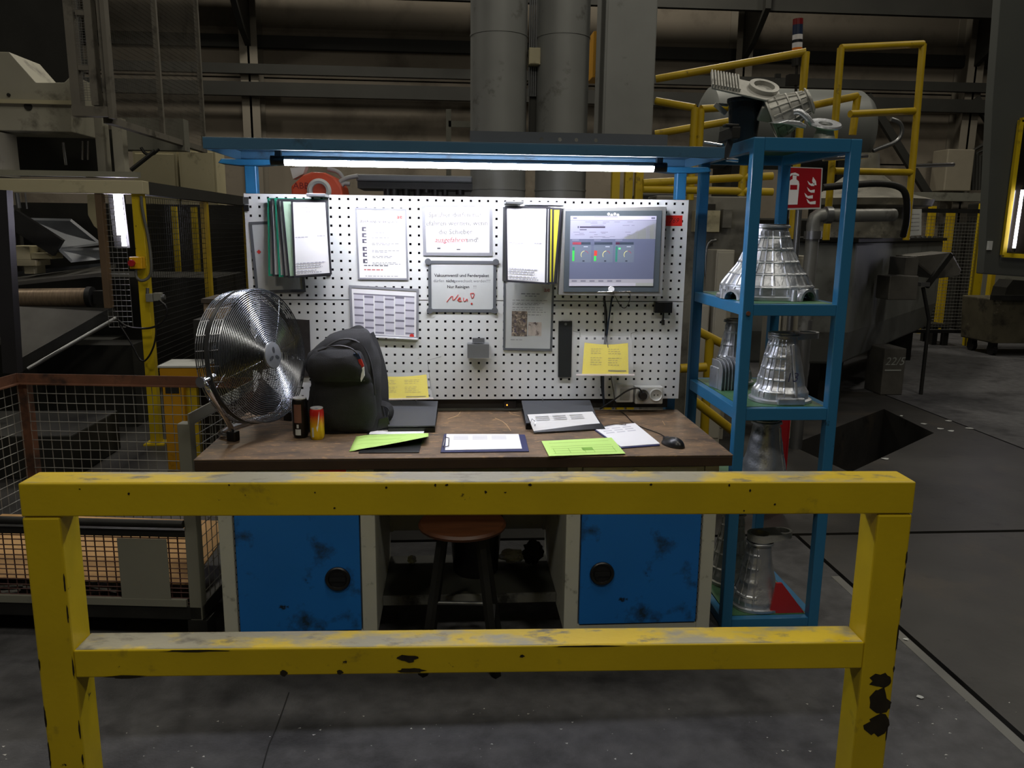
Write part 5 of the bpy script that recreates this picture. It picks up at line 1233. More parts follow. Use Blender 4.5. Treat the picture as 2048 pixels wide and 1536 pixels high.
# lit work tube inside the guard
for (x0, y0, x1, y1, lb) in ((233, 384, 245, 470, 'bright upright double tube lamp shining behind the narrow mesh field'),):
    t = thing('cell_tube_lamp', lb, 'lamp', W(240, 492, 3.1))
    m = MB(); m.cyl(W(231, 385, 3.1), W(239, 470, 3.1), .018, n=14); m.build('tube', FTUBE, t); m = MB(); m.cyl(W(238, 385, 3.1), W(249, 492, 3.1), .018, n=14); m.build('tube', FTUBE, t)
    m = MB(); m.bar(W(232, 380, 3.16), W(246, 496, 3.16), .12, .03, (0, 1, 0)); m.build('housing', DSTEEL, t); hp = W(231, 384, 3.12); m = MB(); m.bar((hp.x, 3.12, 1.95), (hp.x, FY + .09, 1.95), .05, .05); m.build('bracket', DSTEEL, t)
# conveyor and chute
t = thing('belt_conveyor', 'steel conveyor with a worn roller and sloping discharge plate inside the guard', 'conveyor', W(110, 720, 2.9))
m = MB(); m.cyl(W(16, 596, 3.2), W(176, 594, 3.2), .075, n=28); m.build('roller', mat('worn_roller', '#8d7b64', .4, .5, var=.25, vscale=14, stretch=(6, 1, 1)), t, smooth=40)
m = MB(); m.cyl(W(176, 594, 3.2), W(186, 594, 3.2), .085, n=20); m.pbox(186, 582, 206, 608, 3.15, .1); m.build('bearing', DSTEEL, t, smooth=40)
m = MB(); A = [W(20, 612, 3.1), W(212, 616, 3.1), W(236, 624, 3.1), W(20, 735, 2.72)]
m.prism(A, (0, .02, -.03)); m.build('discharge_plate', mat('worn_steel_plate', '#6b6a66', .35, .6, var=.15, vscale=6), t)
m = MB(); m.prism([W(18, 565, 3.3), W(205, 545, 3.3), W(232, 528, 3.9), W(18, 556, 3.9)], (0, 0, -.03)); m.build('belt', mat('grey_belt', '#55544f', .5, .2), t)
m = MB(); m.prism([W(18, 556, 3.9), W(205, 534, 3.9), W(205, 526, 3.9), W(18, 545, 3.9)], (0, .03, 0)); m.build('side_guide', GPLATE, t)
m = MB(); m.bar(W(20, 742, 2.7), W(232, 622, 3.08), .03, .09); m.build('side_frame', DSTEEL, t)
m = MB(); m.box(-4.6, -2.75, 3.18, 3.5, 0, .7); m.build('leg_frame', MDARK, t)
m = MB(); m.box(-4.6, -2.62, 1.75, 2.5, 0, .3); tag(m.build('added_dark_box', MDARK, bevel=.01), 'low dark box added to darken the floor below the conveyor plate, behind the crate', 'tray')  # box added to make the floor area under the conveyor dark
m = MB(); m.ptube([(56, 738, 2.66), (233, 636, 2.95)], .016, 10); tag(m.build('lever_rod', STEEL, smooth=50), 'bright slanting steel rod beneath the conveyor plate', 'rod')
t = thing('sheet_hood', 'tilted grey sheet-metal hood above the conveyor belt', 'hood', W(130, 530, 3.6))
m = MB(); m.prism([W(50, 440, 4.0), W(140, 442, 4.0), W(200, 490, 4.0), W(118, 500, 3.5)], (0, .03, .02)); m.build('upper_sheet', GPLATE, t); m = MB(); m.prism([W(118, 502, 3.5), W(200, 500, 3.6), W(210, 518, 3.6), W(142, 525, 3.4)], (0, .03, .02)); m.build('lower_sheet', GPLATE, t)
m = MB(); m.bar(W(24, 436, 3.5), W(118, 496, 3.5), .16, .05, (0, 1, 0)); m.build('dark_rail', DSTEEL, t)
t = thing('cylinder_mount', 'stepped beige cylinder mount beside the conveyor hood', 'mount', W(60, 548, 3.5))
m = MB(); m.pbox(10, 492, 60, 520, 3.55, .3).pbox(62, 506, 104, 518, 3.55, .2).pbox(28, 520, 72, 532, 3.55, .25).pbox(48, 532, 68, 548, 3.6, .2); m.build('block', MBEIGE, t, bevel=.004)
t = thing('hydraulic_pipe', 'upright lit hydraulic pipes below the cream beam', 'pipe', W(38, 415, 3.6)); m = MB(); m.ptube([(33, 382, 3.6), (38, 416, 3.6)], .018).ptube([(50, 384, 3.6), (54, 418, 3.6)], .007); m.build('tube', STEEL, t)
m = MB(); m.pprism([(174, 386), (190, 386), (198, 460), (188, 452), (176, 430)], 3.7, .1); tag(m.build('cream_strut', MBEIGE), 'cream painted strut with cut corner beside the brown post', 'strut')
m = MB(); m.bar(W(4, 380, 2.3), W(26, 745, 2.3), .10, .08); tag(m.build('dark_guard_post', mat('dark_post', '#201f22', .6)), 'thick dark guard upright standing before the conveyor', 'post')
m = MB(); m.box(-8, -5.3, 3.8, 7.5, 0, 1.9); tag(m.build('press_housing', MDARK), 'dark bulky machine housing beyond the conveyor', 'machine')
# yellow bollard
t = thing('cable_bollard', 'ochre yellow column with a pale top plate behind the wire-mesh crate', 'bollard', W(365, 940, 1.95))
OC = mat('ochre_paint', '#c08a10', .5, var=.08, dirt=[('#5a4512', 6, .62, .1)])
a = W(337, 940, 1.92); b = W(404, 735, 1.92); c = W(378, 940, 1.92)
m = MB(); m.box(a.x, c.x, 1.92, 2.02, 0, b.z); m.build('column', OC, t, bevel=.004); m = MB(); m.box(c.x, c.x + .07, 1.97, 2.02, 0, b.z); m.build('rear_flange', YELB, t)
m = MB(); m.box(a.x - .01, W(410, 735, 1.92).x, 1.915, 2.15, b.z - .075, b.z); m.build('head', OC, t, bevel=.004); m = MB(); m.box(a.x - .02, W(410, 735, 1.92).x, 1.91, 2.2, b.z, b.z + .012); m.build('top_plate', PAPERG, t)
m = MB(); m.box(a.x + .02, c.x - .03, 1.915, 1.921, .55, .60); m.build('slot', MDARK, t)
# wooden crate behind the fan
t = thing('wooden_box', 'small pale wooden box on the floor unit behind the fan', 'box', W(422, 640, 2.4)); m = MB(); m.pbox(408, 604, 440, 640, 2.4, .3); m.build('side', mat('pale_wood', '#a08a6c', .7, var=.15), t); m = MB(); m.pbox(402, 598, 446, 606, 2.36, .4); m.build('lid', mat('dark_wood', '#3d352b', .7, var=.2), t)
a = W(400, 640, 2.3); m = MB(); m.box(a.x - .05, -1.4, 2.3, 2.9, 0, a.z); tag(m.build('machine_plinth', MDARK), 'low dark machine plinth behind the fan and crate', 'plinth')
# ================================================================== CENTRE BACKGROUND
def duct(px0, px1, label, zb, Y=3.0, zt=6.0):
    a, b = W(px0, 200, Y), W(px1, 200, Y); r = (b.x - a.x) / 2; c = (a.x + b.x) / 2
    t = thing('ventilation_duct', label, 'duct', (c, Y + r, zb)); m = MB(); m.cyl((c, Y + r, zb), (c, Y + r, zt), r, n=40); m.build('pipe', DUCT, t, smooth=40)
    for z in (2.0, 3.2): 
        m = MB(); m.cyl((c, Y + r, z), (c, Y + r, z + .012), r + .004, n=40); m.build('seam_band', DUCT, t, smooth=40)
    return t
t = duct(942, 1058, 'tall grey ventilation duct with a dark patch, behind the canopy', 0)
m = MB(); 
duct(1078, 1184, 'tall grey ventilation duct in the middle of three, behind the canopy', 0)
a, b = W(1209, 100, 3.0), W(1312, 100, 3.0); t = thing('duct_box', 'flat-faced grey duct box next to the round ventilation ducts', 'duct', (a.x + .2, 3.2, 2.2)); m = MB(); m.box(a.x, b.x, 3.0, 3.4, 2.2, 6.0); m.build('casing', DUCT, t, bevel=.01)
m = MB(); m.box(a.x + .02, b.x - .02, 2.995, 3.0, 2.25, 5.9); m.build('front_sheet', DUCT, t)
for k in range(4):
    m = MB(); x = W(1060 + k * 4.3, 50, 3.2).x; m.cyl((x, 3.2, 2.75), (x, 3.2, 5.5), .008, n=8); tag(m.build('cable_conduit', STEEL), 'thin vertical cable conduit between the two round ducts', 'conduit', 'conduits between the ducts')
t = thing('junction_box', 'pale junction box at the foot of the conduits between the ducts', 'box', W(1068, 128, 3.15)); m = MB(); m.pbox(1058, 95, 1081, 129, 3.12, .1); m.build('housing', MBEIGE, t, bevel=.004); m = MB(); m.pbox(1060, 97, 1079, 127, 3.115, .006); m.build('lid', MBEIGE, t)
m = MB(); m.pbox(1060, 130, 1074, 265, 3.22, .12); tag(m.build('steel_channel', COLD), 'dark vertical steel channel below the junction box', 'channel')
m = MB(); m.pbox(1186, 62, 1211, 155, 3.6, .3); c_ = W(1198, 100, 3.75); m.cyl((c_.x, 3.75, W(1198, 63, 3.75).z), (c_.x, 3.75, 9.3), .012, n=8); tag(m.build('crane_block', mat('ochre_paint', '#c08a10', .5), bevel=.01), 'ochre hoist block visible in the gap between the ducts', 'hoist')
# robot behind the panel top
t = thing('industrial_robot', 'orange industrial robot arm with looping grey hoses behind the upper panel', 'robot', W(630, 420, 1.6))
m = MB(); m.pprism([(582, 372), (606, 350), (622, 344), (650, 345), (670, 355), (682, 372), (688, 400), (688, 440), (582, 440)], 1.6, .35); m.build('arm_housing', ORANGE, t, bevel=.02)
c = W(640, 382, 1.6); m = MB(); m.lathe([(.045, 0), (.07, .0), (.075, .03), (.06, .05), (.045, .04), (.045, 0)], 28, Matrix.Translation(c) @ Matrix.Rotation(math.pi / 2, 4, 'X')); m.build('joint_ring', PAPERG, t, smooth=40)
m = MB(); m.add(*text_mesh('ABB', .055, W(602, 372, 1.597), 'CENTER')); m.build('lettering', mat('dark_red_marker', '#6b140f', .7), t, fix=False)
for pts in ([(716, 352, 1.7), (690, 356, 1.7), (672, 370, 1.7), (668, 395, 1.7), (670, 430, 1.7)], [(700, 368, 1.7), (686, 366, 1.7), (680, 380, 1.7), (678, 395, 1.7), (680, 430, 1.7)], [(655, 338, 1.8), (675, 342, 1.8), (684, 352, 1.8), (690, 365, 1.8)]):
    m = MB(); m.ptube(pts, .014, 8, smooth=2); m.build('hose', mat('hose_grey', '#8d8f8f', .5), t, smooth=60)
m = MB(); m.pprism([(580, 336), (612, 332), (606, 348), (586, 358)], 1.75, .1); m.build('bracket', PAPERG, t)
m = MB(); m.box(-.95, -.45, 1.62, 2.1, 0, W(630, 400, 1.6).z); m.build('pedestal', MDARK, t)
t = thing('spray_beam', 'long grey machine beam with dark fittings hanging from it behind the upper panel', 'machine beam', W(820, 395, 1.9))
m = MB(); m.pbox(712, 350, 945, 364, 1.9, .5); m.build('top_beam', GPLATE, t, bevel=.01); m = MB(); m.pbox(715, 364, 945, 378, 1.95, .4); m.build('lower_beam', DSTEEL, t)
for x in (775, 788, 812, 835, 852, 870, 890, 920):
    m = MB(); p = W(x, 376, 2.0); m.cyl(p, p - Vector((0, 0, rnd.uniform(.03, .08))), rnd.uniform(.02, .035), n=10); m.build('nozzle', DSTEEL, t, smooth=40)
m = MB(); m.box(-.5, .05, 2.3, 2.4, 0, W(820, 378, 2.3).z); m.build('leg_plate', MGREY, t)
m = MB(); m.pbox(895, 215, 942, 400, 6.2, .06); 
t = thing('access_ladder', 'grey grated access ladder frame left of the round ducts', 'ladder', (W(918, 260, 6.2).x, 6.2, 0))
a, b = W(897, 218, 6.2), W(946, 218, 6.2)
for x in (a.x, b.x): m = MB(); m.box(x - .03, x + .03, 6.2, 6.26, 0, a.z); m.build('stile', MGREY, t)
for k in range(9): m = MB(); z = .3 + k * .32; m.box(a.x, b.x, 6.2, 6.24, z, z + .07); m.build('rung', MGREY, t)

# ================================================================== RIGHT BACKGROUND
P1, P2 = G(1690, 733, .42), G(1868, 652, .42)
d12 = (P2 - P1).normalized(); nb = Vector((-d12.y, d12.x, 0))
P0 = Vector((2.35, P1.y + .15, .42))
ZT = 1.60
HG = mat('furnace_shell', '#7a7d7a', .5, .3, var=.1, vscale=1.5, dirt=[('#4a4a46', 2.5, .55, .2)])
t = thing('holding_furnace', 'bulky grey holding furnace with a flanged deck behind the rack', 'furnace', (P1.x, P1.y + .6, 0))
foot_ = [P0, P1, P2, P2 + nb * .9, P1 + nb * 1.3, Vector((2.35, P1.y + 1.6, .42))]
def shrink(poly, k, z):
    c = sum((Vector(p) for p in poly), Vector()) / len(poly); return [Vector((c.x + (p.x - c.x) * k, c.y + (p.y - c.y) * k, z)) for p in poly]
m = MB(); lo = shrink(foot_, .93, .42); mid = shrink(foot_, 1.0, .75); hi = shrink(foot_, 1.0, ZT); n = len(foot_)
m.add(lo + mid + hi, [(a * n + i, a * n + (i + 1) % n, (a + 1) * n + (i + 1) % n, (a + 1) * n + i) for a in range(2) for i in range(n)] + [tuple(range(n - 1, -1, -1)), tuple(range(2 * n, 3 * n))]); m.build('shell', HG, t, bevel=.03)
m = MB(); m.prism(shrink(foot_, 1.03, ZT), (0, 0, .04)); m.build('deck', DSTEEL, t, bevel=.005)
for p in (P0 + Vector((.3, .3, 0)), P1.lerp(P2, .1) + nb * .3, P1.lerp(P2, .85) + nb * .3): m = MB(); m.box(p.x - .12, p.x + .12, p.y - .12, p.y + .12, 0, .45); m.build('support_leg', MDARK, t)
for k in range(14):
    p = P1.lerp(P2, k / 13) + nb * .12; m = MB(); m.cyl((p.x, p.y, ZT + .04), (p.x, p.y, ZT + .06), .025, n=8); m.build('bolt', STEEL, t)
m = MB(); p = G(1786, 790, 0); m.box(p.x - .14, p.x + .10, p.y, p.y + .35, 0, .50); o = tag(m.build('concrete_block', mat('dark_concrete', '#4c4a45', .8, var=.2, vscale=8), bevel=.01), 'dark block with white chalked numbers under the furnace edge', 'block')
m = MB(); m.add(*text_mesh('22/5', .12, (p.x - .02, p.y - .002, .36), 'CENTER', True, None)); m.box(p.x - .12, p.x + .06, p.y - .003, p.y - .001, .26, .275); m.build('chalk_writing', mat('chalk', '#8f938e', .9), o, fix=False)
# pipe work
t = thing('elbow_pipe', 'thick grey pipe with an elbow running along the furnace deck', 'pipe', W(1624, 640, 2.35))
m = MB(); m.ptube([(1608, 660, 2.35), (1616, 560, 2.35), (1626, 470, 2.35), (1626, 445, 2.35), (1632, 432, 2.35), (1648, 430, 2.35), (1700, 431, 2.35), (1786, 430, 2.5)], .05, 14, smooth=1); m.build('tube', mat('pipe_grey', '#7f807c', .45, .4, dirt=[('#4c4a45', 6, .55, .15)]), t, smooth=50)
for a, b in (((1650, 430, 2.34), (1662, 430, 2.34)), ((1625, 478, 2.34), (1626, 462, 2.34))): m = MB(); m.cyl(W(*a), W(*b), .064, n=16); m.build('coupling', STEEL, t, smooth=40)
c = W(1612, 640, 2.35); m = MB(); m.cyl((c.x, c.y, 0), (c.x, c.y, c.z), .05, n=14); m.build('riser', STEEL, t, smooth=40)
# yellow railings on the furnace deck
def railing(label, paths, r=.038, name='yellow_railing', material=YELB):
    t = thing(name, label, 'railing', W(*paths[0][-1]))
    for k, p in enumerate(paths): m = MB(); m.ptube(p, r, 10); m.build('rail_tube', material, t, smooth=50)
    return t
railing('tall yellow railing frame standing on the furnace deck', [[(1652, 480, 3.2), (1682, 96, 3.2)], [(1682, 96, 3.2), (1846, 88, 3.4)], [(1846, 88, 3.4), (1812, 480, 3.4)], [(1700, 228, 3.2), (1828, 222, 3.4)], [(1668, 342, 3.2), (1824, 345, 3.4)]], .03)
railing('long sloping yellow handrail rising from the ducts to a post', [[(1312, 158, 3.7), (1612, 104, 3.3)], [(1612, 104, 3.3), (1592, 350, 3.3)], [(1592, 350, 3.3), (1584, 478, 3.3)], [(1310, 268, 3.7), (1560, 225, 3.4), (1715, 192, 3.5)], [(1715, 192, 3.5), (1705, 270, 3.5)]], .032)
railing('low yellow railing with two rails behind the bench upright', [[(1286, 366, 2.6), (1545, 352, 2.6)], [(1286, 378, 2.6), (1545, 384, 2.6)], [(1488, 330, 2.6), (1482, 392, 2.6)], [(1390, 215, 2.9), (1380, 400, 2.9)], [(1402, 218, 2.9), (1396, 330, 2.9)], [(1312, 202, 3.1), (1390, 216, 2.9)], [(1402, 218, 2.9), (1470, 214, 3.0)]], .03)
for k, x in enumerate((1232, 1258, 1279)):
    p = W(x, 370, 2.7); m = MB(); m.box(p.x - .03, p.x + .03, 2.7, 2.76, 0, W(x, 335, 2.7).z); tag(m.build('yellow_upright', YELB), 'slim yellow upright showing between tube lamp and panel', 'post', 'yellow uprights behind the panel')
railing('sloping yellow hose rail behind the lower half of the rack', [[(1392, 660, 1.6), (1450, 690, 1.6)], [(1360, 737, 1.5), (1412, 734, 1.5)], [(1384, 798, 1.3), (1470, 865, 1.3)], [(1420, 675, 1.6), (1412, 800, 1.6), (1404, 950, 1.6), (1402, 1010, 1.6)]], .03)
# electrical wall behind the rack
t = thing('machine_control_wall', 'grey machine wall with boxes and conduit behind the upper rack', 'machine', (2.05, 2.9, 0))
m = MB(); a = W(1385, 392, 3.0); b = W(1482, 600, 3.0); m.box(a.x - .3, b.x, 3.0, 3.3, 0, a.z); m.build('back_plate', mat('wall_plate_grey', '#76746a', .6, var=.15, vscale=3, dirt=[('#45433c', 4, .5, .2)]), t, bevel=.01)
m = MB(); m.pbox(1390, 421, 1440, 464, 2.9, .1); m.build('control_box', MBEIGE, t, bevel=.004); m = MB(); m.pbox(1446, 418, 1464, 456, 2.92, .08); m.build('switch_housing', mat('wall_plate_grey', '#76746a'), t, bevel=.004); m = MB(); m.pbox(1415, 408, 1431, 420, 2.98, .03); m.build('vent', MDARK, t)
m = MB(); m.ptube([(1432, 480, 2.95), (1418, 482, 2.95), (1412, 500, 2.95), (1411, 550, 2.95), (1416, 556, 2.95)], .014, 8, smooth=1); m.build('conduit', STEEL, t, smooth=50)
for (x0, y0, x1, y1, lb) in ((1394, 606, 1420, 700, 'pale sheet-metal cabinet behind the rack, wider of the pair'), (1422, 604, 1456, 705, 'pale sheet-metal cabinet behind the rack, next to the yellow hose rail'), (1546, 600, 1566, 660, 'pale cabinet between the middle rack castings and the furnace'), (1430, 500, 1470, 560, 'grey-white low cabinet behind the wide gearbox housing'), (1570, 512, 1622, 610, 'pale cabinet with dark edge below the fire sign')):
    t = thing('pale_cabinet', lb, 'cabinet', W((x0 + x1) / 2, y1, 2.35)); YY = 2.3 if y0 > 590 and x0 < 1500 else 2.62; a, b = W(x0, y1, YY), W(x1, y0, YY)
    m = MB(); m.box(a.x, b.x, YY, YY + .24, 0, b.z); m.build('housing', mat('pale_cabinet_paint', '#9c988a', .55, var=.08, vscale=3), t, bevel=.006); m = MB(); m.box(a.x + .01, b.x - .01, YY - .008, YY, .1, b.z - .02); m.build('door', mat('pale_cabinet_paint', '#9c988a'), t, bevel=.003)
# fire sign on its post
q = Quad([(1567, 333), (1645, 336), (1641, 418), (1562, 420)], 2.45); t = thing('fire_extinguisher_sign', 'square red fire extinguisher sign with white symbols behind the rack', 'sign', base(q))
m = MB(); q.slab(m, 0, 0, 1, 1, 0, .004); m.build('plate', PAPERG, t); m = MB(); q.slab(m, .03, .02, .97, .96, .004, .005); m.build('red_face', mat('sign_red', '#9c0f1c', .4), t)
m = MB()
def sp_(pts, o=.006): m.add([q.p(u, v, o) for u, v in pts], [tuple(range(len(pts)))])
sp_([(.13, .88), (.13, .40), (.16, .33), (.22, .29), (.34, .29), (.40, .33), (.42, .40), (.40, .88)]); sp_([(.24, .29), (.24, .19), (.34, .19), (.34, .29)]); sp_([(.20, .15), (.30, .13), (.40, .17), (.40, .21), (.26, .20)]); sp_([(.09, .36), (.10, .24), (.20, .15), (.24, .18), (.16, .24), (.13, .34)])
for k, (u, v, s_) in enumerate(((.66, .88, 1.0), (.60, .74, 1.0), (.66, .60, .95), (.66, .44, .9))):
    sp_([(u - .04, v - .14 * s_), (u + .05, v - .06 * s_), (u + .2 - .02 * k, v - .08 * s_), (u + .2 - .02 * k, v - .0), (u + .07, v - .0), (u, v - .04)])
sp_([(.80, .42), (.74, .32), (.76, .22), (.84, .32), (.86, .42)])
m.build('white_symbols', PAPER, t, fix=False)
m = MB(); m.use(mat('sign_red', '#9c0f1c', .4)); q.rect(m, .19, .42, .37, .53, .007); m.build('symbol_band', None, t, fix=False)
a = W(1600, 420, 2.5); m = MB(); m.cyl((a.x, 2.52, 0), (a.x, 2.52, a.z + .3), .025, n=10); m.build('sign_post', STEEL, t, smooth=40)
p = W(1570, 880, .9); m = MB(); m.box(W(1548, 850, .9).x, W(1580, 850, .9).x, .9, 1.15, 0, W(1560, 836, .9).z); m.box(W(1577, 850, .9).x, W(1580, 850, .9).x, .895, .9, .1, .7)
tag(m.build('fire_extinguisher_box', RED, bevel=.01), 'dark red upright box on the floor behind the rack', 'box')
# horizontal vessel
a, b = W(1440, 250, 7.0), W(1745, 250, 7.0); r = (W(1600, 165, 7.0).z - W(1600, 335, 7.0).z) / 2; zc = W(1600, 250, 7.0).z
t = thing('pressure_vessel', 'large horizontal grey cylindrical vessel behind the yellow railings', 'vessel', ((a.x + b.x) / 2, 7.0 + r, zc - r))
Mx = Matrix.Translation((a.x, 7.0 + r, zc)) @ Matrix.Rotation(math.pi / 2, 4, 'Y'); L_ = b.x - a.x
m = MB(); m.lathe([(0, -.12), (r * .5, -.1), (r * .85, -.05), (r, 0), (r, L_), (r * .85, L_ + .12), (r * .5, L_ + .2), (0, L_ + .22)], 40, Mx); m.build('tank', mat('vessel_grey', '#6d706d', .5, .2, var=.08, vscale=2), t, smooth=50)
for x in (a.x + .3, b.x - .3): m = MB(); m.box(x - .06, x + .06, 7.0 + r - .4, 7.0 + r + .4, 0, zc - r * .8); m.build('saddle', MDARK, t)
m = MB(); m.pbox(1552, 147, 1562, 157, 7.0 + r * .3, .05); m.build('valve', DSTEEL, t)
m = MB(); m.ptube([(1782, 238, 7.3), (1800, 244, 7.3), (1806, 262, 7.3), (1796, 284, 7.3), (1760, 296, 7.3), (1746, 302, 7.3)], .03, 8, smooth=2); m.build('bent_pipe', STEEL, t, smooth=50)
# lid dome and pans on the furnace
t = thing('furnace_lid', 'dusty domed furnace lid with a bent handle pipe on the deck', 'lid', W(1770, 470, 3.6))
c = W(1765, 360, 3.8); zd = ZT + .045; m = MB(); m.lathe([(.46, zd), (.44, zd + .28), (.62, zd + .30), (.64, zd + .36), (.40, zd + .42), (.14, zd + .62), (.12, zd + .8), (0, zd + .8)], 32, Matrix.Translation((c.x, c.y + .35, 0))); m.build('dome', mat('dusty_lid', '#77756a', .7, var=.25, vscale=4, dirt=[('#a09c8c', 5, .55, .15), ('#3a382f', 4, .58, .12)]), t, smooth=40)
m = MB(); m.ptube([(1646, 375, 3.0), (1700, 370, 3.0), (1760, 366, 3.0), (1800, 372, 3.0), (1814, 390, 3.0), (1814, 440, 3.1), (1806, 472, 3.2)], .028, 8, smooth=2); m.build('handle_pipe', DSTEEL, t, smooth=50)
m = MB(); m.ptube([(1646, 318, 3.1), (1735, 312, 3.1)], .018).ptube([(1830, 332, 3.6), (1908, 329, 3.6)], .018); m.build('tie_rod', CHROME, t, smooth=50)
p_ = W(1826, 470, 3.6); q = Quad([(1816, 418), (1843, 418), (1842, 470), (1813, 472)], 3.45); m = MB(); q.slab(m, 0, 0, 1, 1, 0, .004); o = tag(m.build('posted_sheet', PAPERG), 'white printed sheet posted above the furnace deck', 'notice')
m = MB()
for v in (.2, .35, .5, .65, .8): squiggle(q, m, .15, .85, v, .005, .03)
m.build('print', INKF, o, fix=False)
# signal tower
t = thing('signal_tower', 'slim signal light tower with red, blue, white and orange lenses', 'signal light', W(1592, 182, 3.9))
def seg(y0, y1, hexc, r=.045, name='lens', mt=None): m = MB(); m.cyl(W(1596 - (y0 - 40) * .03, y0, 3.9), W(1596 - (y1 - 40) * .03, y1, 3.9), r, n=18); m.build(name, mt or mat('lens_' + hexc[1:], hexc, .3), t, smooth=40)
seg(38, 50, '#6b1418'); seg(50, 70, '#1d2a44'); seg(70, 80, '#c9c9cc'); seg(80, 86, '#15151a'); seg(86, 96, '#c9c9cc'); seg(96, 105, '#d9761c'); seg(105, 132, '#1a1a1a', .045, 'base'); seg(132, 210, '#1a1a1a', .012, 'stem'); sp0 = W(1591, 205, 3.9); m = MB(); m.cyl((sp0.x, 3.9, ZT + .04), (sp0.x, 3.9, sp0.z), .016, n=10); m.build('mast', DSTEEL, t); m = MB(); m.pbox(1578, 148, 1600, 170, 3.88, .08); m.build('clamp', BLACKP, t)
# tipping trough with sheet metal
t = thing('launder_trough', 'dented sheet-metal trough jutting out beside the furnace', 'trough', W(1850, 640, 4.4))
TG = mat('trough_metal', '#67655f', .5, .4, var=.2, vscale=5)
m = MB(); m.pprism([(1826, 512), (1905, 504), (1925, 540), (1920, 552), (1870, 558), (1838, 532)], 4.5, .36); m.build('upper_pan', TG, t, bevel=.02); m = MB(); m.pbox(1778, 552, 1836, 600, 4.1, .25); m.build('box', TG, t, bevel=.01); m = MB(); m.bar(W(1902, 508, 4.4), W(1852, 574, 4.4), .04, .05); m.build('strut', DSTEEL, t)
m = MB(); m.pbox(1810, 515, 1836, 552, 4.25, .3); m.build('neck', TG, t); m = MB(); m.pbox(1842, 565, 1860, 573, 4.35, .1); m.build('bright_bracket', STEEL, t); m = MB(); m.ptube([(1846, 575, 4.4), (1858, 640, 4.4)], .02); m.build('support_leg', DSTEEL, t)
q0 = W(1858, 640, 4.4); m = MB(); m.cyl((q0.x, 4.4, 0), (q0.x, 4.4, q0.z), .02, n=8); m.build('foot_tube', DSTEEL, t)
# right-hand guard, column, trolley
RF = 8.0
t = thing('mesh_fence', 'far yellow-framed mesh fence beside the grey machine door', 'mesh fence', (7.3, RF, 0))
a = W(1885, 560, RF); b = W(1935, 560, RF)
for (x0, x1, y0, y1) in ((1932, 1950, 406, 692),): 
    p, q_ = W(x0, y0, RF), W(x1, y0, RF); p2 = W(1938, 692, RF); m = MB(); m.box(p2.x - .05, p2.x + .06, RF, RF + .1, 0, p.z); m.build('post', YEL, t)
m = MB(); mesh_grid(m, (5.6, RF + .05, .25), (2.3, 0, 0), (0, 0, 1.7), 46, 34, .003, 3); m.build('wire_mesh', WIRE, t, kind='stuff')
m = MB(); m.box(5.6, 7.9, RF, RF + .05, 2.0, 2.06).box(5.6, 7.9, RF, RF + .05, .2, .25); m.build('frame_bar', DSTEEL, t)
for x0, x1, y0, y1, Y, lb in ((1960, 1972, 498, 650, 9.2, 'short yellow post behind the far mesh fence'), (1864, 1874, 412, 560, 9.5, 'yellow machine post seen beside the posted sheet'), (1900, 1912, 420, 560, 10.0, 'wide yellow post seen through the far mesh fence'), (1988, 1996, 515, 545, 8.6, 'thin yellow bracket post under the machine door')):
    p, q_ = W(x0, y0, Y), W(x1, y0, Y); m = MB(); m.box(p.x, q_.x, Y, Y + .1, 0, p.z); tag(m.build('yellow_post', YELB), lb, 'post')
t = thing('machine_door', 'tall grey-green machine door panel with a yellow framed window', 'machine door', W(1990, 560, 4.6))
GD = mat('grey_green_panel', '#4a4d4a', .55, var=.06, vscale=2); m = MB(); m.pprism([(2005, -60), (2140, -60), (2140, 560), (1966, 548), (1970, 500), (1985, 200)], 4.6, .12); m.build('panel', GD, t, bevel=.01)
for a, b in (((2042, 240), (2006, 510)), ((2006, 510), (2090, 515)), ((2042, 240), (2110, 232))): m = MB(); m.bar(W(*a, 4.56), W(*b, 4.56), .045, .04, (0, 1, 0)); m.build('window_frame', YEL, t)
m = MB(); m.pprism([(2046, 246), (2110, 240), (2110, 508), (2010, 504)], 4.585, .01); m.build('window_pane', mat('dark_pane', '#15130f', .15), t)
m = MB(); m.pbox(1976, 482, 1985, 500, 4.58, .02); m.build('label_plate', PAPERG, t)
p0, p1 = W(2045, 380, 4.52), W(2028, 496, 4.52); t2 = thing('door_tube_lamp', 'lit tube lamp shining at the yellow framed window', 'lamp', p1); m = MB(); m.cyl(p0, p1, .014, n=12); m.build('tube', FTUBE, t2)
m = MB(); m.cyl(p0, p0 + (p0 - p1).normalized() * .05, .016, n=12).cyl(p1, p1 - (p0 - p1).normalized() * .04, .016, n=12); m.build('end_cap', BLACKP, t2)
# pale wall cabinet with nested outlines
t = thing('wall_cabinet', 'pale cabinet with curved pipe outlines on the far wall', 'cabinet', W(1920, 382, 11.8)); m = MB(); m.pbox(1892, 298, 1946, 382, 11.8, .5); m.build('housing', mat('far_cabinet', '#8c8574', .7, var=.05), t, bevel=.02)
for k in range(3): m = MB(); x = 1946 + k * 6; m.ptube([(x, 380, 11.9), (x + 2, 300 - k * 0 + k * 6, 11.9), (x + 20, 290 + k * 8, 11.9)], .04, 6); m.build('pipe', COLD, t)
m = MB(); m.pbox(1835, 385, 1975, 402, 11.5, .3); tag(m.build('cross_beam', MGREY), 'grey horizontal steel beam under the pale wall cabinet', 'beam')
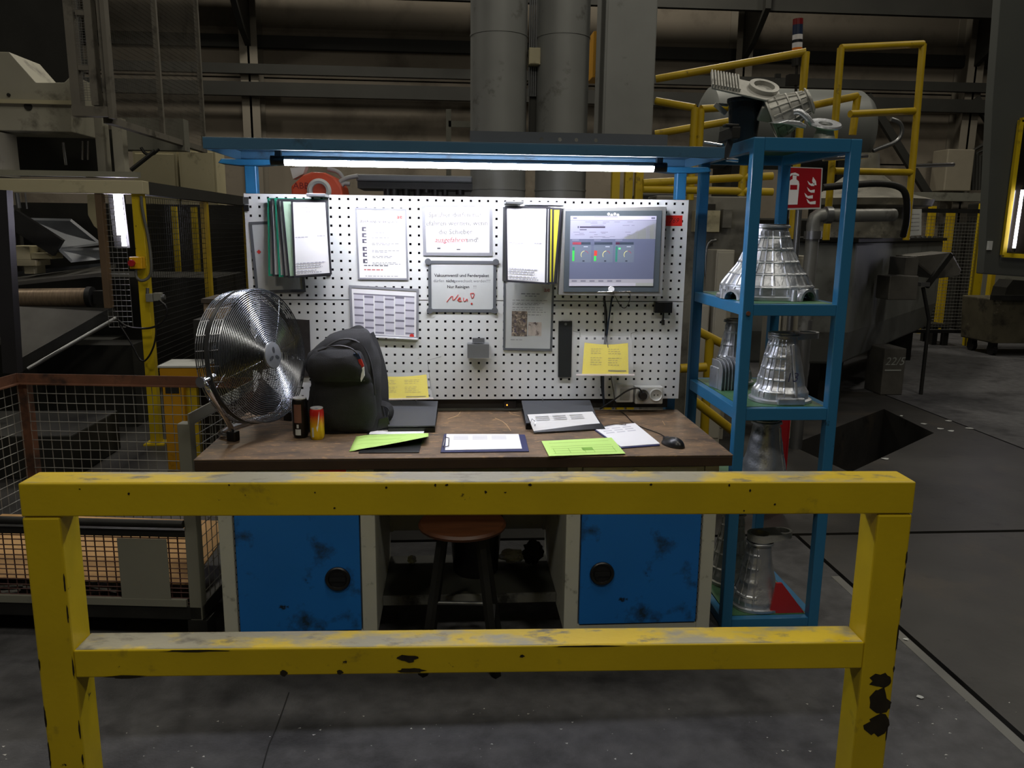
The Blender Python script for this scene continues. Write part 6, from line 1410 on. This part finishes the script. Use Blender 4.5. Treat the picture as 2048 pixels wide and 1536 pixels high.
# cart with castors
t = thing('scrap_cart', 'rusty steel scrap container on castors near the far fence', 'cart', W(2040, 712, 6.2)); RC = mat('rusty_container', '#55503f', .7, .1, var=.25, vscale=4, dirt=[('#8a8470', 5, .6, .1), ('#2c2820', 4, .52, .15)])
a = G(1992, 716, .0); Yc = G(1995, 712, 0).y; m = MB(); x0 = W(1980, 650, Yc).x; m.prism([(x0 + .05, Yc, .18), (x0 + 2.2, Yc, .18), (x0 + 2.2, Yc, W(2000, 598, Yc).z), (x0, Yc, W(2000, 598, Yc).z)], (0, .7, 0)); m.build('tub', RC, t, bevel=.02)
m = MB(); m.box(x0 - .05, x0 + 2.2, Yc - .05, Yc + .0, W(2000, 600, Yc).z, W(2000, 590, Yc).z); m.build('rim', DSTEEL, t)
for x in (x0 + .15, x0 + 1.9): 
    for y in (Yc + .1, Yc + .55): m = MB(); m.cyl((x - .03, y, .08), (x + .03, y, .08), .08, n=18); m.build('castor', BLACKP, t, smooth=40); m = MB(); m.box(x - .04, x + .04, y - .05, y + .05, .1, .19); m.build('castor_fork', DSTEEL, t)
t = thing('crane_hook_mould', 'black hooked tool lying in the scrap container', 'tool', W(2035, 590, Yc + .4)); m = MB(); m.pprism([(2008, 596), (2014, 575), (2026, 560), (2060, 562), (2060, 596)], Yc + .3, .3); m.build('block', MDARK, t)
t = thing('low_trestle', 'small black steel trestle standing by the furnace foot', 'trestle', G(1880, 690, 0)); c = G(1868, 690, 0); e_ = G(1890, 691, 0); h = W(1880, 649, c.y).z
for p in (c, e_, c + Vector((.1, .4, 0)), e_ + Vector((0, .4, 0))): m = MB(); m.box(p.x - .04, p.x + .04, p.y, p.y + .08, 0, h - .05); m.build('leg', MDARK, t)
m = MB(); m.box(c.x - .05, e_.x + .05, c.y - .02, c.y + .5, h - .05, h); m.build('top', MDARK, t)
# bulky dark machines closing the view to the far wall
for (x0, x1, y0, y1, z, lb) in ((2.4, 5.6, 8.5, 9.6, 1.9, 'dark machine bulk beyond the furnace'), (-1.3, 2.2, 7.2, 8.4, 1.7, 'dark machine bulk beyond the ducts'), (9.0, 12, 9.9, 11.0, 1.9, 'dark machine bulk beside the far fence')):
    t = thing('far_machine', lb, 'machine', ((x0 + x1) / 2, y0, 0)); m = MB(); m.box(x0, x1, y0, y1, 0, z); m.build('body', MDARK, t, bevel=.03); m = MB(); m.box(x0 + .2, x1 - .2, y0 - .06, y0, .3, z - .4); m.build('panel', MGREY, t, bevel=.01)
    m = MB(); m.box(x0 + .4, x0 + 1.2, y0 + .2, y0 + .9, z, z + .35); m.build('head', MDARK, t, bevel=.03)
